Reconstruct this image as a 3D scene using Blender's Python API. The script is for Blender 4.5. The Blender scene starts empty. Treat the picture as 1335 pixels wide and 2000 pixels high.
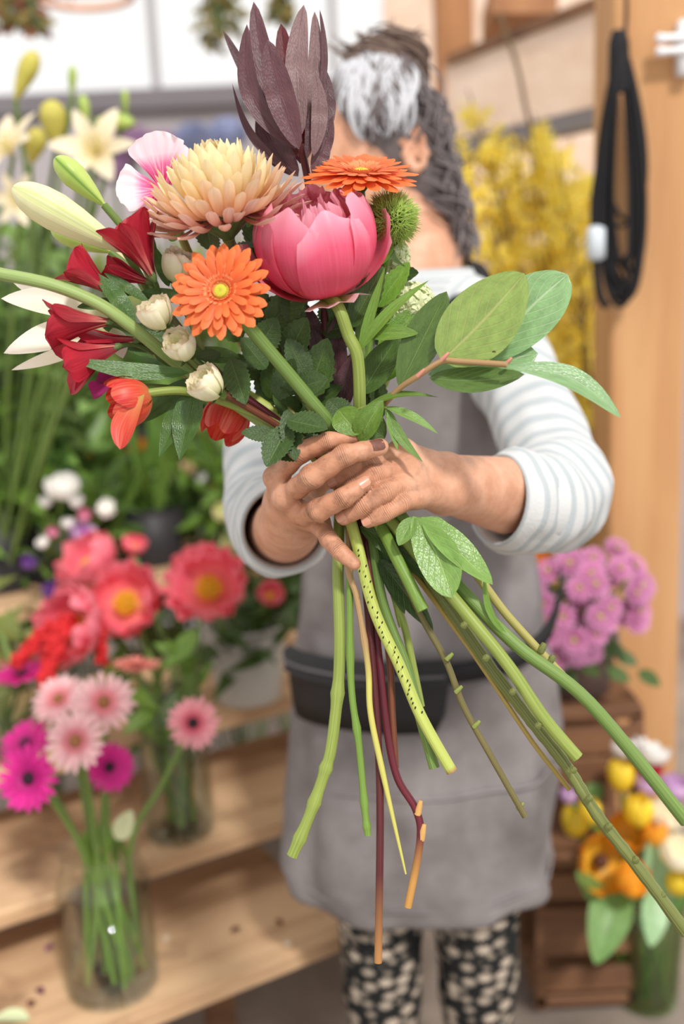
import bpy, math, random
import numpy as np
from mathutils import Vector, Matrix, noise
random.seed(11)
PI = math.pi
SC = bpy.context.scene
COL = SC.collection

# ------------------------------------------------------------------ camera
F = 2050.0
PITCH, ROLL = math.radians(12.2), math.radians(2.7)
CAM = Vector((0, 0, 1.4))
FW = Vector((0, math.cos(PITCH), -math.sin(PITCH)))
_U0 = Vector((0, math.sin(PITCH), math.cos(PITCH)))
RT = math.cos(ROLL) * Vector((1, 0, 0)) - math.sin(ROLL) * _U0
UP = math.cos(ROLL) * _U0 + math.sin(ROLL) * Vector((1, 0, 0))
cd = bpy.data.cameras.new('camera'); cam = bpy.data.objects.new('camera', cd); COL.objects.link(cam)
cd.sensor_fit = 'VERTICAL'; cd.sensor_height = 36; cd.sensor_width = 24
cd.lens = F / 2000 * 36; cd.clip_start = 0.05
cam.matrix_world = Matrix(((RT.x, UP.x, -FW.x, CAM.x), (RT.y, UP.y, -FW.y, CAM.y), (RT.z, UP.z, -FW.z, CAM.z), (0, 0, 0, 1)))
cd.dof.use_dof = True; cd.dof.focus_distance = 0.85; cd.dof.aperture_fstop = 2.5
SC.camera = cam

# ------------------------------------------------------------------ light
w = bpy.data.worlds.new('overcast_sky'); SC.world = w; w.use_nodes = True
bg = w.node_tree.nodes['Background']; bg.inputs[0].default_value = (1.0, 0.985, 0.965, 1); bg.inputs[1].default_value = 0.9
sl = bpy.data.lights.new('sun', 'SUN'); sun = bpy.data.objects.new('sun', sl); COL.objects.link(sun)
sl.energy = 2.3; sl.angle = math.radians(6); sl.color = (1, 0.965, 0.92)
sun.rotation_euler = Vector((-0.34, 0.80, -0.95)).to_track_quat('-Z', 'Y').to_euler()
vs = SC.view_settings
vs.view_transform = 'Standard'; vs.look = 'None'; vs.gamma = 1; vs.use_curve_mapping = False; vs.exposure = 0.27

# ------------------------------------------------------------------ helpers
def P(u, v, d):
    return CAM + d * (FW + (u - 667.5) / F * RT - (v - 1000) / F * UP)
def Zp(u, v, z):
    k = FW + (u - 667.5) / F * RT - (v - 1000) / F * UP
    return CAM + (z - CAM.z) / k.z * k
def Yp(u, v, y):
    k = FW + (u - 667.5) / F * RT - (v - 1000) / F * UP
    return CAM + y / k.y * k
def D(r, u, c):
    return (r * RT + u * UP - c * FW).normalized()
def px(n, d=0.85):
    return n * d / F
def lin(c):
    r = []
    for x in c[:3]:
        x /= 255.0
        r.append(x / 12.92 if x <= .04045 else ((x + .055) / 1.055) ** 2.4)
    return (*r, 1)
def frame(pos, z, roll=0, s=1.0, hint=None):
    z = Vector(z).normalized(); h = hint or (Vector((0, 0, 1)) if abs(z.z) < .9 else Vector((0, 1, 0)))
    x = h.cross(z).normalized(); y = z.cross(x)
    c, sn = math.cos(roll), math.sin(roll)
    x, y = x * c + y * sn, y * c - x * sn
    if not isinstance(s, (tuple, list)): s = (s, s, s)
    return Matrix(((x.x * s[0], y.x * s[1], z.x * s[2], pos[0]), (x.y * s[0], y.y * s[1], z.y * s[2], pos[1]), (x.z * s[0], y.z * s[1], z.z * s[2], pos[2]), (0, 0, 0, 1)))
def basis(x, y, z, pos, s=1.0):
    return Matrix(((x.x * s, y.x * s, z.x * s, pos[0]), (x.y * s, y.y * s, z.y * s, pos[1]), (x.z * s, y.z * s, z.z * s, pos[2]), (0, 0, 0, 1)))

WM = {}
def tag(o, label=None, cat=None, group=None, kind=None):
    if label: o['label'] = label
    if cat: o['category'] = cat
    if group: o['group'] = group
    if kind: o['kind'] = kind
    return o
def thing(name, label, cat, loc, group=None):
    o = bpy.data.objects.new(name, None); COL.objects.link(o); o.empty_display_size = .02
    o.location = loc; WM[o.name] = Matrix.Translation(Vector(loc))
    return tag(o, label, cat, group)
def part(name, me, parent=None, M=None, mat=None, label=None, kind=None):
    M = M or Matrix.Identity(4)
    if mat is not None and not me.materials: me.materials.append(mat)
    o = bpy.data.objects.new(name, me); COL.objects.link(o)
    if parent is not None:
        o.parent = parent; o.matrix_basis = WM[parent.name].inverted() @ M
    else:
        o.matrix_basis = M
    WM[o.name] = M.copy()
    return tag(o, label, kind=kind)

class MB:
    def __init__(s): s.v = []; s.f = []; s.uv = []
    def grid(s, pts, closed_s=False, flip=False):
        """pts[t][s]; uv x across, y along"""
        nt, ns = len(pts), len(pts[0]); b = len(s.v)
        for row in pts: s.v.extend(row)
        m = ns if closed_s else ns - 1
        for j in range(nt - 1):
            for i in range(m):
                i2 = (i + 1) % ns
                q = (b + j * ns + i, b + j * ns + i2, b + (j + 1) * ns + i2, b + (j + 1) * ns + i)
                a0, a1 = i / m, (i + 1) / m; c0, c1 = j / (nt - 1), (j + 1) / (nt - 1)
                uv = ((a0, c0), (a1, c0), (a1, c1), (a0, c1))
                if flip: q = q[::-1]; uv = uv[::-1]
                s.f.append(q); s.uv.append(uv)
        return s
    def poly(s, pts, uv=None):
        b = len(s.v); s.v.extend(pts); s.f.append(tuple(range(b, b + len(pts)))); s.uv.append(uv or [(.5, .5)] * len(pts)); return s
    def box(s, c, sx, sy, sz, X=None, Y=None, Z=None, bev=.0):
        X = X or Vector((1, 0, 0)); Y = Y or Vector((0, 1, 0)); Z = Z or Vector((0, 0, 1)); c = Vector(c)
        e = bev
        def ring(z, k):
            hx, hy = sx / 2 - k, sy / 2 - k
            o = [(-hx, -hy + e), (-hx + e, -hy), (hx - e, -hy), (hx, -hy + e), (hx, hy - e), (hx - e, hy), (-hx + e, hy), (-hx, hy - e)] if e else [(-hx, -hy), (hx, -hy), (hx, hy), (-hx, hy)]
            return [c + X * a + Y * b + Z * z for a, b in o]
        rows = [ring(-sz / 2, e), ring(-sz / 2 + e, 0), ring(sz / 2 - e, 0), ring(sz / 2, e)] if e else [ring(-sz / 2, 0), ring(sz / 2, 0)]
        s.grid(rows, True); s.poly(rows[0][::-1]); s.poly(rows[-1]); return s
    def tube(s, path, rad, n=8, cap=True, res=0, sq=None):
        path = [Vector(p) for p in path]
        if not isinstance(rad, (list, tuple)): rad = [rad] * len(path)
        if res: path, rad = smooth(path, rad, res)
        nn = None; rows = []
        for i, p in enumerate(path):
            t = (path[min(i + 1, len(path) - 1)] - path[max(i - 1, 0)])
            t = t.normalized() if t.length > 1e-9 else Vector((0, 0, 1))
            if nn is None:
                nn = t.orthogonal().normalized()
            nn = (nn - t * nn.dot(t)); nn = nn.normalized() if nn.length > 1e-6 else t.orthogonal().normalized()
            b = t.cross(nn)
            rows.append([p + (nn * math.cos(2 * PI * k / n) + b * math.sin(2 * PI * k / n)) * rad[i] for k in range(n)])
        s.grid(rows, True)
        if cap: s.poly(rows[0][::-1], [(.5, 0)] * n); s.poly(rows[-1], [(.5, 1)] * n)
        return s
    def lathe(s, prof, M=None, n=24, mod=None):
        rows = []
        for r, z in prof:
            row = []
            for k in range(n):
                a = 2 * PI * k / n; rr = r * (mod(a, z) if mod else 1)
                q = Vector((rr * math.cos(a), rr * math.sin(a), z)); row.append(M @ q if M else q)
            rows.append(row)
        return s.grid(rows, True)
    def blob(s, c, r, n=8, m=6):
        if not isinstance(r, (tuple, list)): r = (r, r, r)
        rows = [[Vector((c[0] + r[0] * math.sin(PI * j / m) * math.cos(2 * PI * k / n), c[1] + r[1] * math.sin(PI * j / m) * math.sin(2 * PI * k / n), c[2] - r[2] * math.cos(PI * j / m))) for k in range(n)] for j in range(m + 1)]
        return s.grid(rows, True)
    def add(s, o, M):
        b = len(s.v); s.v.extend([M @ Vector(p) for p in o.v]); s.f.extend([tuple(i + b for i in f) for f in o.f]); s.uv.extend(o.uv); return s
    def mesh(s, name, mat=None, flat=False):
        me = bpy.data.meshes.new(name); me.from_pydata([tuple(p) for p in s.v], [], s.f)
        ul = me.uv_layers.new(name='uv'); ul.data.foreach_set('uv', np.array([c for f in s.uv for p in f for c in p], dtype=np.float32))
        if not flat: me.polygons.foreach_set('use_smooth', [True] * len(me.polygons))
        if mat: me.materials.append(mat)
        return me
def smooth(path, rad, res):
    n = len(path); P_, R_ = [], []
    for i in range(n - 1):
        p0, p1, p2, p3 = path[max(i - 1, 0)], path[i], path[i + 1], path[min(i + 2, n - 1)]
        for k in range(res):
            t = k / res
            P_.append(.5 * ((2 * p1) + (p2 - p0) * t + (2 * p0 - 5 * p1 + 4 * p2 - p3) * t * t + (3 * p1 - p0 - 3 * p2 + p3) * t ** 3))
            R_.append(rad[i] * (1 - t) + rad[i + 1] * t)
    P_.append(path[-1]); R_.append(rad[-1]); return P_, R_
def interp(tab, t):
    for (a, x), (b, y) in zip(tab, tab[1:]):
        if t <= b:
            k = (t - a) / (b - a) if b > a else 0; k = k * k * (3 - 2 * k) if False else k
            return x + (y - x) * k
    return tab[-1][1]
def lens_prof(peak=.45, a=.75, base=0.0):
    q = math.log(.5) / math.log(peak)
    return lambda t: max(base * (1 - t), math.sin(PI * min(max(t, 0), 1) ** q) ** a)
SPOON = lambda t: interp([(0, .35), (.25, .62), (.6, .95), (.8, 1), (.92, .78), (1, .12)], t)
STRAP = lambda t: interp([(0, .45), (.15, .8), (.5, 1), (.8, .8), (1, .02)], t)
FAN = lambda t: interp([(0, .12), (.3, .45), (.7, .95), (.88, 1), (1, .82)], t)
OVAL = lens_prof(.45, .7)
LANCE = lens_prof(.4, .95)
def blade(mb, p0, p1, wd, n, prof=OVAL, fold=.0, arch=0., side=0., twist=0., ruf=0., rf=3., cup=0., nx=6, ny=12, seed=0, serr=0., tr=0.):
    p0, p1 = Vector(p0), Vector(p1); y = p1 - p0; L = y.length; y = y / L
    n = Vector(n); n = (n - y * n.dot(y)).normalized(); x = y.cross(n)
    rows = []
    for j in range(ny + 1):
        t = j / ny; hw = wd / 2 * prof(t)
        if serr and 0 < j < ny: hw *= 1 + (serr if j % 2 else -serr)
        c = p0 + y * (L * t) + n * (arch * L * math.sin(PI * t)) + x * (side * L * math.sin(PI * t))
        a = twist * t; xx = x * math.cos(a) + n * math.sin(a); nn = n * math.cos(a) - x * math.sin(a)
        row = []
        for i in range(nx + 1):
            s_ = 2 * i / nx - 1
            z = fold * abs(s_) * hw + cup * s_ * s_ * hw + ruf * wd * t * math.sin(rf * PI * s_ + seed) * (abs(s_) * .6 + .4 * t) + ruf * .5 * wd * math.sin(seed * 3 + t * 9) * s_ * s_
            row.append(c + xx * (s_ * hw) + nn * z - y * (tr * L * s_ * s_ * t ** 3))
        rows.append(row)
    return mb.grid(rows)
X3, Y3, Z3 = Vector((1, 0, 0)), Vector((0, 1, 0)), Vector((0, 0, 1))
def sph_petal(mb, th0, th1, phw, R=1., ez=1., flare=0., ruf=.0, seed=0., nx=8, ny=10, rnd=.2, notch=0., ph0=0., rf=3):
    rows = []
    for j in range(ny + 1):
        t = j / ny; row = []
        for i in range(nx + 1):
            s_ = 2 * i / nx - 1
            th = th0 + (th1 - th0) * t * (1 - rnd * s_ * s_ - notch * math.cos(s_ * 4 + seed) * t)
            ph = s_ * phw * (1 - .15 * t * t) + ph0
            r = R * (1 + flare * t ** 3 + ruf * t * t * (math.sin(s_ * rf * PI + seed * 2.1) + .6 * math.sin(s_ * 8 + seed * 5 + t * 3)))
            row.append(Vector((r * math.sin(th) * math.cos(ph), r * math.sin(th) * math.sin(ph), -r * ez * math.cos(th))))
        rows.append(row)
    return mb.grid(rows)

# ------------------------------------------------------------------ materials
class N:
    def __init__(s, name):
        s.m = bpy.data.materials.new(name); s.m.use_nodes = True; s.t = s.m.node_tree; s.b = s.t.nodes['Principled BSDF']; s.out = s.t.nodes['Material Output']
    def n(s, typ, **kw):
        o = s.t.nodes.new(typ)
        for k, v in kw.items():
            if k.startswith('i_'):
                key = k[2:]; key = int(key) if key.isdigit() else key.replace('_', ' ')
                o.inputs[key].default_value = v
            else: setattr(o, k, v)
        return o
    def l(s, a, b): s.t.links.new(a, b); return b
    def math(s, op, a, b=None):
        o = s.n('ShaderNodeMath', operation=op)
        for i, x in enumerate((a, b)):
            if x is None: continue
            if isinstance(x, (int, float)): o.inputs[i].default_value = x
            else: s.l(x, o.inputs[i])
        return o.outputs[0]
    def mix(s, fac, a, b, mode='MIX'):
        o = s.n('ShaderNodeMix', data_type='RGBA', blend_type=mode)
        for key, x in ((0, fac), (6, a), (7, b)):
            if isinstance(x, (int, float)): o.inputs[key].default_value = x
            elif isinstance(x, tuple): o.inputs[key].default_value = x
            else: s.l(x, o.inputs[key])
        return o.outputs[2]
    def ramp(s, fac, stops):
        o = s.n('ShaderNodeValToRGB'); e = o.color_ramp.elements
        while len(e) < len(stops): e.new(.5)
        for k, (p, c) in zip(e, stops): k.position = p; k.color = c if len(c) == 4 else lin(c)
        s.l(fac, o.inputs[0]); return o.outputs[0]
    def noise(s, vec, scale, detail=3, rough=.55):
        o = s.n('ShaderNodeTexNoise', i_Scale=scale, i_Detail=detail, i_Roughness=rough)
        if vec is not None: s.l(vec, o.inputs['Vector'])
        return o.outputs[0]
    def uv(s):
        o = s.n('ShaderNodeTexCoord'); p = s.n('ShaderNodeSeparateXYZ'); s.l(o.outputs['UV'], p.inputs[0]); return o, p.outputs[0], p.outputs[1]
    def scaled(s, vec, sc):
        o = s.n('ShaderNodeMapping'); o.inputs['Scale'].default_value = sc; s.l(vec, o.inputs[0]); return o.outputs[0]
    def bump(s, h, st, dist=.002):
        o = s.n('ShaderNodeBump', i_Strength=st, i_Distance=dist); s.l(h, o.inputs['Height']); s.l(o.outputs[0], s.b.inputs['Normal'])
    def finish(s, col, rough=.5, transl=0., spec=.4):
        if isinstance(col, tuple): s.b.inputs['Base Color'].default_value = col
        else: s.l(col, s.b.inputs['Base Color'])
        s.b.inputs['Roughness'].default_value = rough; s.b.inputs['Specular IOR Level'].default_value = spec
        if transl:
            tr = s.n('ShaderNodeBsdfTranslucent'); mx = s.n('ShaderNodeMixShader', i_0=transl)
            if isinstance(col, tuple): tr.inputs[0].default_value = col
            else: s.l(col, tr.inputs[0])
            s.l(s.b.outputs[0], mx.inputs[1]); s.l(tr.outputs[0], mx.inputs[2]); s.l(mx.outputs[0], s.out.inputs[0])
        return s.m
def m_plain(name, c, rough=.6, var=.12, scale=40, spec=.3):
    k = N(name); o = k.n('ShaderNodeTexCoord'); nz = k.noise(o.outputs['Object'], scale, 4)
    a = lin(c); col = k.ramp(nz, [(.3, tuple(x * (1 - var) for x in a[:3]) + (1,)), (.7, tuple(min(1, x * (1 + var)) for x in a[:3]) + (1,))])
    return k.finish(col, rough, 0, spec)
def m_petal(name, stops, veins=.25, vfreq=26, transl=.3, rough=.5, vcol=None, rnd=.10, vy=(0, 1)):
    k = N(name); o, x, y = k.uv(); col = k.ramp(y, stops)
    sv = k.scaled(o.outputs['UV'], (vfreq, 1.6, 1)); nz = k.noise(sv, 1.0, 2)
    f = k.math('MULTIPLY', k.ramp(nz, [(.48, (0, 0, 0, 1)), (.66, (1, 1, 1, 1))]), veins)
    if vy != (0, 1):
        f = k.math('MULTIPLY', f, k.ramp(y, [(vy[0], (0, 0, 0, 1)), ((vy[0] + vy[1]) / 2, (1, 1, 1, 1)), (vy[1], (0, 0, 0, 1))]))
    col = k.mix(f, col, vcol or tuple(c * .55 for c in lin(stops[0][1])[:3]) + (1,))
    oi = k.n('ShaderNodeObjectInfo'); hs = k.n('ShaderNodeHueSaturation')
    k.l(k.math('ADD', k.math('MULTIPLY', oi.outputs['Random'], 2 * rnd), 1 - rnd), hs.inputs['Value']); k.l(col, hs.inputs['Color'])
    k.bump(nz, .25, .0006)
    return k.finish(hs.outputs[0], rough, transl)
def m_leaf(name, c, rib, rough=.38, nv=9, slant=2.2, transl=.18, vein=.45, spots=0):
    k = N(name); o, x, y = k.uv()
    ax = k.math('ABSOLUTE', k.math('SUBTRACT', x, .5))
    mid = k.ramp(ax, [(.012, (1, 1, 1, 1)), (.035, (0, 0, 0, 1))])
    ph = k.math('SUBTRACT', k.math('MULTIPLY', y, nv), k.math('MULTIPLY', ax, slant * 2.2))
    tri = k.math('ABSOLUTE', k.math('SUBTRACT', k.math('FRACT', ph), .5))
    sv = k.ramp(tri, [(.02, (1, 1, 1, 1)), (.10, (0, 0, 0, 1))])
    fac = k.math('MAXIMUM', mid, k.math('MULTIPLY', sv, .75))
    nz = k.noise(o.outputs['UV'], 6, 4)
    a = lin(c); base = k.ramp(nz, [(.3, tuple(q * .82 for q in a[:3]) + (1,)), (.7, tuple(min(1, q * 1.2) for q in a[:3]) + (1,))])
    col = k.mix(k.math('MULTIPLY', fac, vein), base, lin(rib))
    if spots:
        sp = k.noise(o.outputs['UV'], 9, 2, .4); col = k.mix(k.ramp(sp, [(.735, (0, 0, 0, 1)), (.76, (1, 1, 1, 1))]), col, lin((70, 60, 30)))
    oi = k.n('ShaderNodeObjectInfo'); hs = k.n('ShaderNodeHueSaturation')
    k.l(k.math('ADD', k.math('MULTIPLY', oi.outputs['Random'], .3), .85), hs.inputs['Value']); k.l(col, hs.inputs['Color'])
    vo = k.n('ShaderNodeTexVoronoi', i_Scale=34.); k.l(k.scaled(o.outputs['UV'], (.7, 1, 1)), vo.inputs['Vector'])
    h = k.math('ADD', k.math('MULTIPLY', fac, -1.0), k.math('MULTIPLY', vo.outputs['Distance'], .35)); k.bump(h, .5, .0012)
    return k.finish(hs.outputs[0], rough, transl, .45)
def m_stem(name, c, c2, rough=.45, specks=None, stretch=12., tipc=None, streak=.5):
    k = N(name); o, x, y = k.uv(); nz = k.noise(k.scaled(o.outputs['UV'], (9, stretch * .12, 1)), 3., 4)
    col = k.ramp(nz, [(.35, c), (.68, c2)])
    if specks:
        vo = k.n('ShaderNodeTexVoronoi', i_Scale=1.); k.l(k.scaled(o.outputs['UV'], (5, specks[1], 1)), vo.inputs['Vector'])
        col = k.mix(k.ramp(vo.outputs['Distance'], [(.16, (1, 1, 1, 1)), (.24, (0, 0, 0, 1))]), col, lin(specks[0]))
    if tipc: col = k.mix(k.ramp(y, [(tipc[1], (0, 0, 0, 1)), (min(1, tipc[1] + .06), (1, 1, 1, 1))]), col, lin(tipc[0]))
    k.bump(nz, .3, .001)
    return k.finish(col, rough, 0, .35)
def m_wood(name, c1, c2, sc=(1.2, 14, 14), stain=None, rough=.65):
    k = N(name); o = k.n('ShaderNodeTexCoord'); v = k.scaled(o.outputs['Object'], sc); nz = k.noise(v, 2.2, 6, .62)
    col = k.ramp(nz, [(.3, c2), (.62, c1)])
    if stain:
        st = k.noise(o.outputs['Object'], stain[1], 4, .6); col = k.mix(k.ramp(st, [(.56, (0, 0, 0, 1)), (.72, (.75, .75, .75, 1))]), col, lin(stain[0]))
    k.bump(nz, .35, .003)
    return k.finish(col, rough, 0, .3)

L_ROSE = m_leaf('rose_leaf_green', (62, 86, 42), (116, 138, 82), .42, 10, 1.6, .12, .35)
L_DARK = m_leaf('dark_leaf_green', (72, 98, 44), (124, 148, 84), .4, 8, 2.2, .15, .35)
L_PEONY = m_leaf('peony_leaf_green', (104, 138, 52), (164, 186, 104), .33, 6, 2.6, .2, .4)
L_BRIGHT = m_leaf('bright_leaf_green', (112, 156, 52), (170, 200, 110), .4, 6, 2.6, .28, .4)
L_FRESH = m_leaf('fresh_leaf_green', (118, 154, 74), (178, 204, 128), .3, 7, 2.6, .2, .45)
L_SALALU = m_leaf('salal_underside', (140, 164, 84), (186, 190, 122), .5, 7, 3.2, .25, .55, 1)
L_SALAL = m_leaf('salal_upper', (134, 172, 116), (196, 218, 174), .28, 7, 3.0, .15, .55)
L_SALALD = m_leaf('salal_dark', (84, 112, 50), (128, 152, 90), .3, 7, 3.0, .15, .45)
L_ALST = m_leaf('alstroemeria_leaf', (70, 102, 46), (104, 134, 72), .32, 1, 0, .18, .3)
S_GREEN = m_stem('green_stem', (94, 122, 56), (122, 146, 76))
S_LIME = m_stem('lime_stem', (120, 136, 58), (152, 166, 84))
S_FRESH = m_stem('fresh_green_stem', (98, 130, 50), (126, 154, 70))
S_DARK = m_stem('dark_green_stem', (70, 92, 50), (104, 124, 66))
S_OLIVE = m_stem('olive_ribbed_stem', (92, 98, 50), (130, 136, 74))

# ------------------------------------------------------------------ setting
W_STEP = m_wood('step_wood', (214, 178, 140), (170, 132, 98), (1.1, 9, 9), ((122, 90, 66), 7.))
W_POST = m_wood('post_wood', (206, 158, 110), (188, 136, 90), (7, 7, .7))
W_PALE = m_wood('pale_board_wood', (236, 210, 190), (222, 190, 164), (6, 1, 6))
W_BROWN = m_wood('brown_beam_wood', (176, 124, 82), (140, 94, 60), (6, 6, .8))
W_DARK = m_wood('dark_crate_wood', (132, 94, 66), (92, 62, 44), (1, 6, 6))
kf = N('concrete_floor'); o_ = kf.n('ShaderNodeTexCoord'); n1 = kf.noise(o_.outputs['Object'], 2.2, 6, .6); n2 = kf.noise(o_.outputs['Object'], 26, 4)
cf = kf.ramp(n1, [(.32, (112, 100, 92)), (.6, (162, 148, 136)), (.8, (190, 172, 152))]); kf.bump(n2, .3, .003)
M_FLOOR = kf.finish(kf.mix(kf.math('MULTIPLY', n2, .35), cf, lin((104, 92, 84))), .55)
M_GREYWALL = m_plain('grey_painted_wall', (172, 164, 166), .7, .06, 3)
M_BAR = m_plain('grey_glazing_bar', (168, 164, 166), .5, .04, 3)
M_DARKBAR = m_plain('dark_rail_metal', (120, 114, 118), .5, .06, 5)
def m_glass(name, c=(255, 255, 255), fac=.06, rough=.02):
    k = N(name); k.t.nodes.remove(k.b); tr = k.n('ShaderNodeBsdfTransparent'); tr.inputs[0].default_value = lin(c); g = k.n('ShaderNodeBsdfGlossy'); g.inputs['Roughness'].default_value = rough
    lw = k.n('ShaderNodeLayerWeight', i_Blend=.25); mx = k.n('ShaderNodeMixShader'); k.l(k.math('ADD', k.math('MULTIPLY', lw.outputs['Fresnel'], .3), fac), mx.inputs[0]); k.l(tr.outputs[0], mx.inputs[1]); k.l(g.outputs[0], mx.inputs[2]); k.l(mx.outputs[0], k.out.inputs[0]); return k.m
G_PANE = m_glass('window_glass', (255, 255, 255), .005)

fl = part('floor', MB().box((0.3, 2.2, -.05), 8, 7.2, .1).mesh('floor', M_FLOOR, True)); tag(fl, kind='structure')
YB = 4.2
wb = part('wall_back', MB().box((-1.0, YB, 1.03), 5.6, .12, 2.06).mesh('wall_back', M_GREYWALL, True)); tag(wb, kind='structure')
tr1 = part('trim_1', MB().box((-1.0, YB - .02, 2.10), 5.6, .16, .08, bev=.01).mesh('trim_1', M_DARKBAR, True)); tag(tr1, kind='structure')
wi = thing('window_1', None, None, (-1.0, YB, 2.15)); tag(wi, kind='structure')
xs = [-3.2, -2.35, -1.5, -.62, .05, .85, 1.7]
for i, x in enumerate(xs):
    lean = .0
    part('glazing_bar', MB().box((x, YB, 2.85), .03, .05, 1.42, bev=.005).mesh('glazing_bar', M_BAR, True), wi)
zs = [2.14, 2.5, 2.62, 3.56]
for z in zs[1:]:
    part('glazing_rail', MB().box((-.8, YB - .005, z), 5.2, .05, .025, bev=.004).mesh('glazing_rail', M_BAR, True), wi)
for x0, x1 in zip(xs, xs[1:]):
    for z0, z1 in ((2.14, 2.5), (2.62, 3.56)):
        part('glass_pane', MB().box(((x0 + x1) / 2, YB + .012, (z0 + z1) / 2), x1 - x0 - .03, .005, z1 - z0 - .025).mesh('glass_pane', G_PANE, True), wi)

# stepped display: board edges run 30 degrees off the picture plane
E1, E2 = Vector((math.cos(math.radians(30)), math.sin(math.radians(30)), 0)), Vector((-math.sin(math.radians(30)), math.cos(math.radians(30)), 0))
st = thing('stepped_flower_stand', 'tiered pale wooden plank stand carrying jars and buckets of cut flowers', 'display stand', Zp(200, 1900, 0))
def step(ub, vb, ztop, right, left=1.6, depth=.3, th=.03):
    e = Zp(ub, vb, ztop - th); c = e + E1 * ((right - left) / 2) + E2 * (depth / 2); c.z = ztop - th / 2
    Mx = Matrix(((E1.x, E2.x, 0, c.x), (E1.y, E2.y, 0, c.y), (0, 0, 1, c.z), (0, 0, 0, 1)))
    part('step_board', MB().box((0, 0, 0), right + left, depth, th, bev=.003).mesh('step_board', W_STEP, True), st, Mx)
    for k, xx in enumerate((right - .12, -left + .5)):
        q = e + E1 * xx + E2 * (depth - .03)
        part('support_leg', MB().box((q.x, q.y, (ztop - th) / 2), .05, .04, ztop - th, E1, E2).mesh('support_leg', W_DARK, True), st)
    return e
e1 = step(697, 1847, .36, -.01, 1.5, .34)
e2 = step(550, 1633, .48, .30, 1.5, .34)
e3 = step(533, 1400, .62, .40, 1.5, .36)
q = e3 + E2 * .36
for k, zt in enumerate((.80, .98)):
    c = q + E1 * (-.35) + E2 * (.16 + .34 * k)
    Mx = Matrix(((E1.x, E2.x, 0, c.x), (E1.y, E2.y, 0, c.y), (0, 0, 1, zt - .015), (0, 0, 0, 1)))
    part('step_board', MB().box((0, 0, 0), 2.4, .34, .03, bev=.003).mesh('step_board', W_STEP, True), st, Mx)
    for xx in (.9, -1.0):
        qq = c + E1 * xx
        part('support_leg', MB().box((qq.x, qq.y, (zt - .03) / 2), .05, .04, zt - .03, E1, E2).mesh('support_leg', W_DARK, True), st)

# timber post and the boards above it
PD = 2.02
pl = P(1189, 1000, PD); pr = P(1331, 1000, PD)
pw = pr.x - pl.x
po = thing('timber_post', 'thick honey coloured timber post rising along the right side of the stall', 'post', ((pl.x + pr.x) / 2, pl.y + .07, 0))
part('post_shaft', MB().box(((pl.x + pr.x) / 2, pl.y + .07, 1.25), pw, .14, 2.5, bev=.006).mesh('post_shaft', W_POST, True), po)
for k in range(2):
    mb = MB(); a = Yp(1288, 75 + 26 * k, pl.y - .03); b = Yp(1345, 72 + 26 * k, pl.y - .03)
    mb.tube([a, b], px(7, 2), 10); mb.blob(a, px(9, 2)); part('hook_rod', mb.mesh('hook_rod', m_plain('white_enamel', (235, 235, 238), .3, .02)), po)
mb = MB(); mb.box(Yp(1335, 95, pl.y - .012), px(26, 2), .03, px(95, 2), bev=.004); part('hook_plate', mb.mesh('hook_plate', bpy.data.materials['white_enamel']), po)
# long pale fascia boards behind the forsythia
fas = thing('fascia_board', 'wide pale wooden fascia board slanting above the yellow branches', 'board', P(1040, 150, 2.6))
def slab(name, q, th, mat, par):
    fr = [Vector(p) for p in q]; n = (fr[1] - fr[0]).cross(fr[3] - fr[0]).normalized()
    if n.dot(FW) < 0: n = -n
    bk = [p + n * th for p in fr]; mb = MB()
    mb.poly(fr); mb.poly(bk[::-1])
    for i in range(4):
        j = (i + 1) % 4; mb.poly([fr[i], bk[i], bk[j], fr[j]])
    return part(name, mb.mesh(name, mat, True), par)
slab('board', [P(870, 130, 2.9), P(1215, -8, 2.35), P(1215, 195, 2.35), P(870, 275, 2.9)], .04, W_PALE, fas)
slab('lower_rail', [P(870, 277, 2.88), P(1215, 197, 2.33), P(1215, 232, 2.33), P(870, 308, 2.88)], .04, M_DARKBAR, fas)
slab('upper_rail', [P(870, 108, 2.88), P(1215, -30, 2.33), P(1215, -10, 2.33), P(870, 128, 2.88)], .04, W_DARK, fas)
bp = thing('brown_upright', 'brown wooden upright standing behind the hair bun', 'post', (P(890, 60, 3.1).x, P(890, 60, 3.1).y, 0))
c = P(885, 60, 3.1); part('upright', MB().box((c.x, c.y, 1.3), .11, .09, 2.6, bev=.005).mesh('upright', W_BROWN, True), bp)
pb = thing('pale_panel', 'pale beige wooden panel behind the florist head', 'panel', (P(830, 100, 3.4).x, P(830, 100, 3.4).y, 0))
c = P(985, 100, 3.5); part('panel_sheet', MB().box((c.x + .1, c.y, 1.3), 1.0, .04, 2.6, bev=.004).mesh('panel_sheet', W_PALE, True), pb)
cr = thing('upper_crate', 'light wooden box stored high above the slanting fascia board', 'box', P(1020, 30, 3.0))
slab('crate_front', [P(960, -40, 2.75), P(1090, -40, 2.75), P(1090, 26, 2.75), P(960, 26, 2.75)], .2, W_BROWN, cr)

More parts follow.
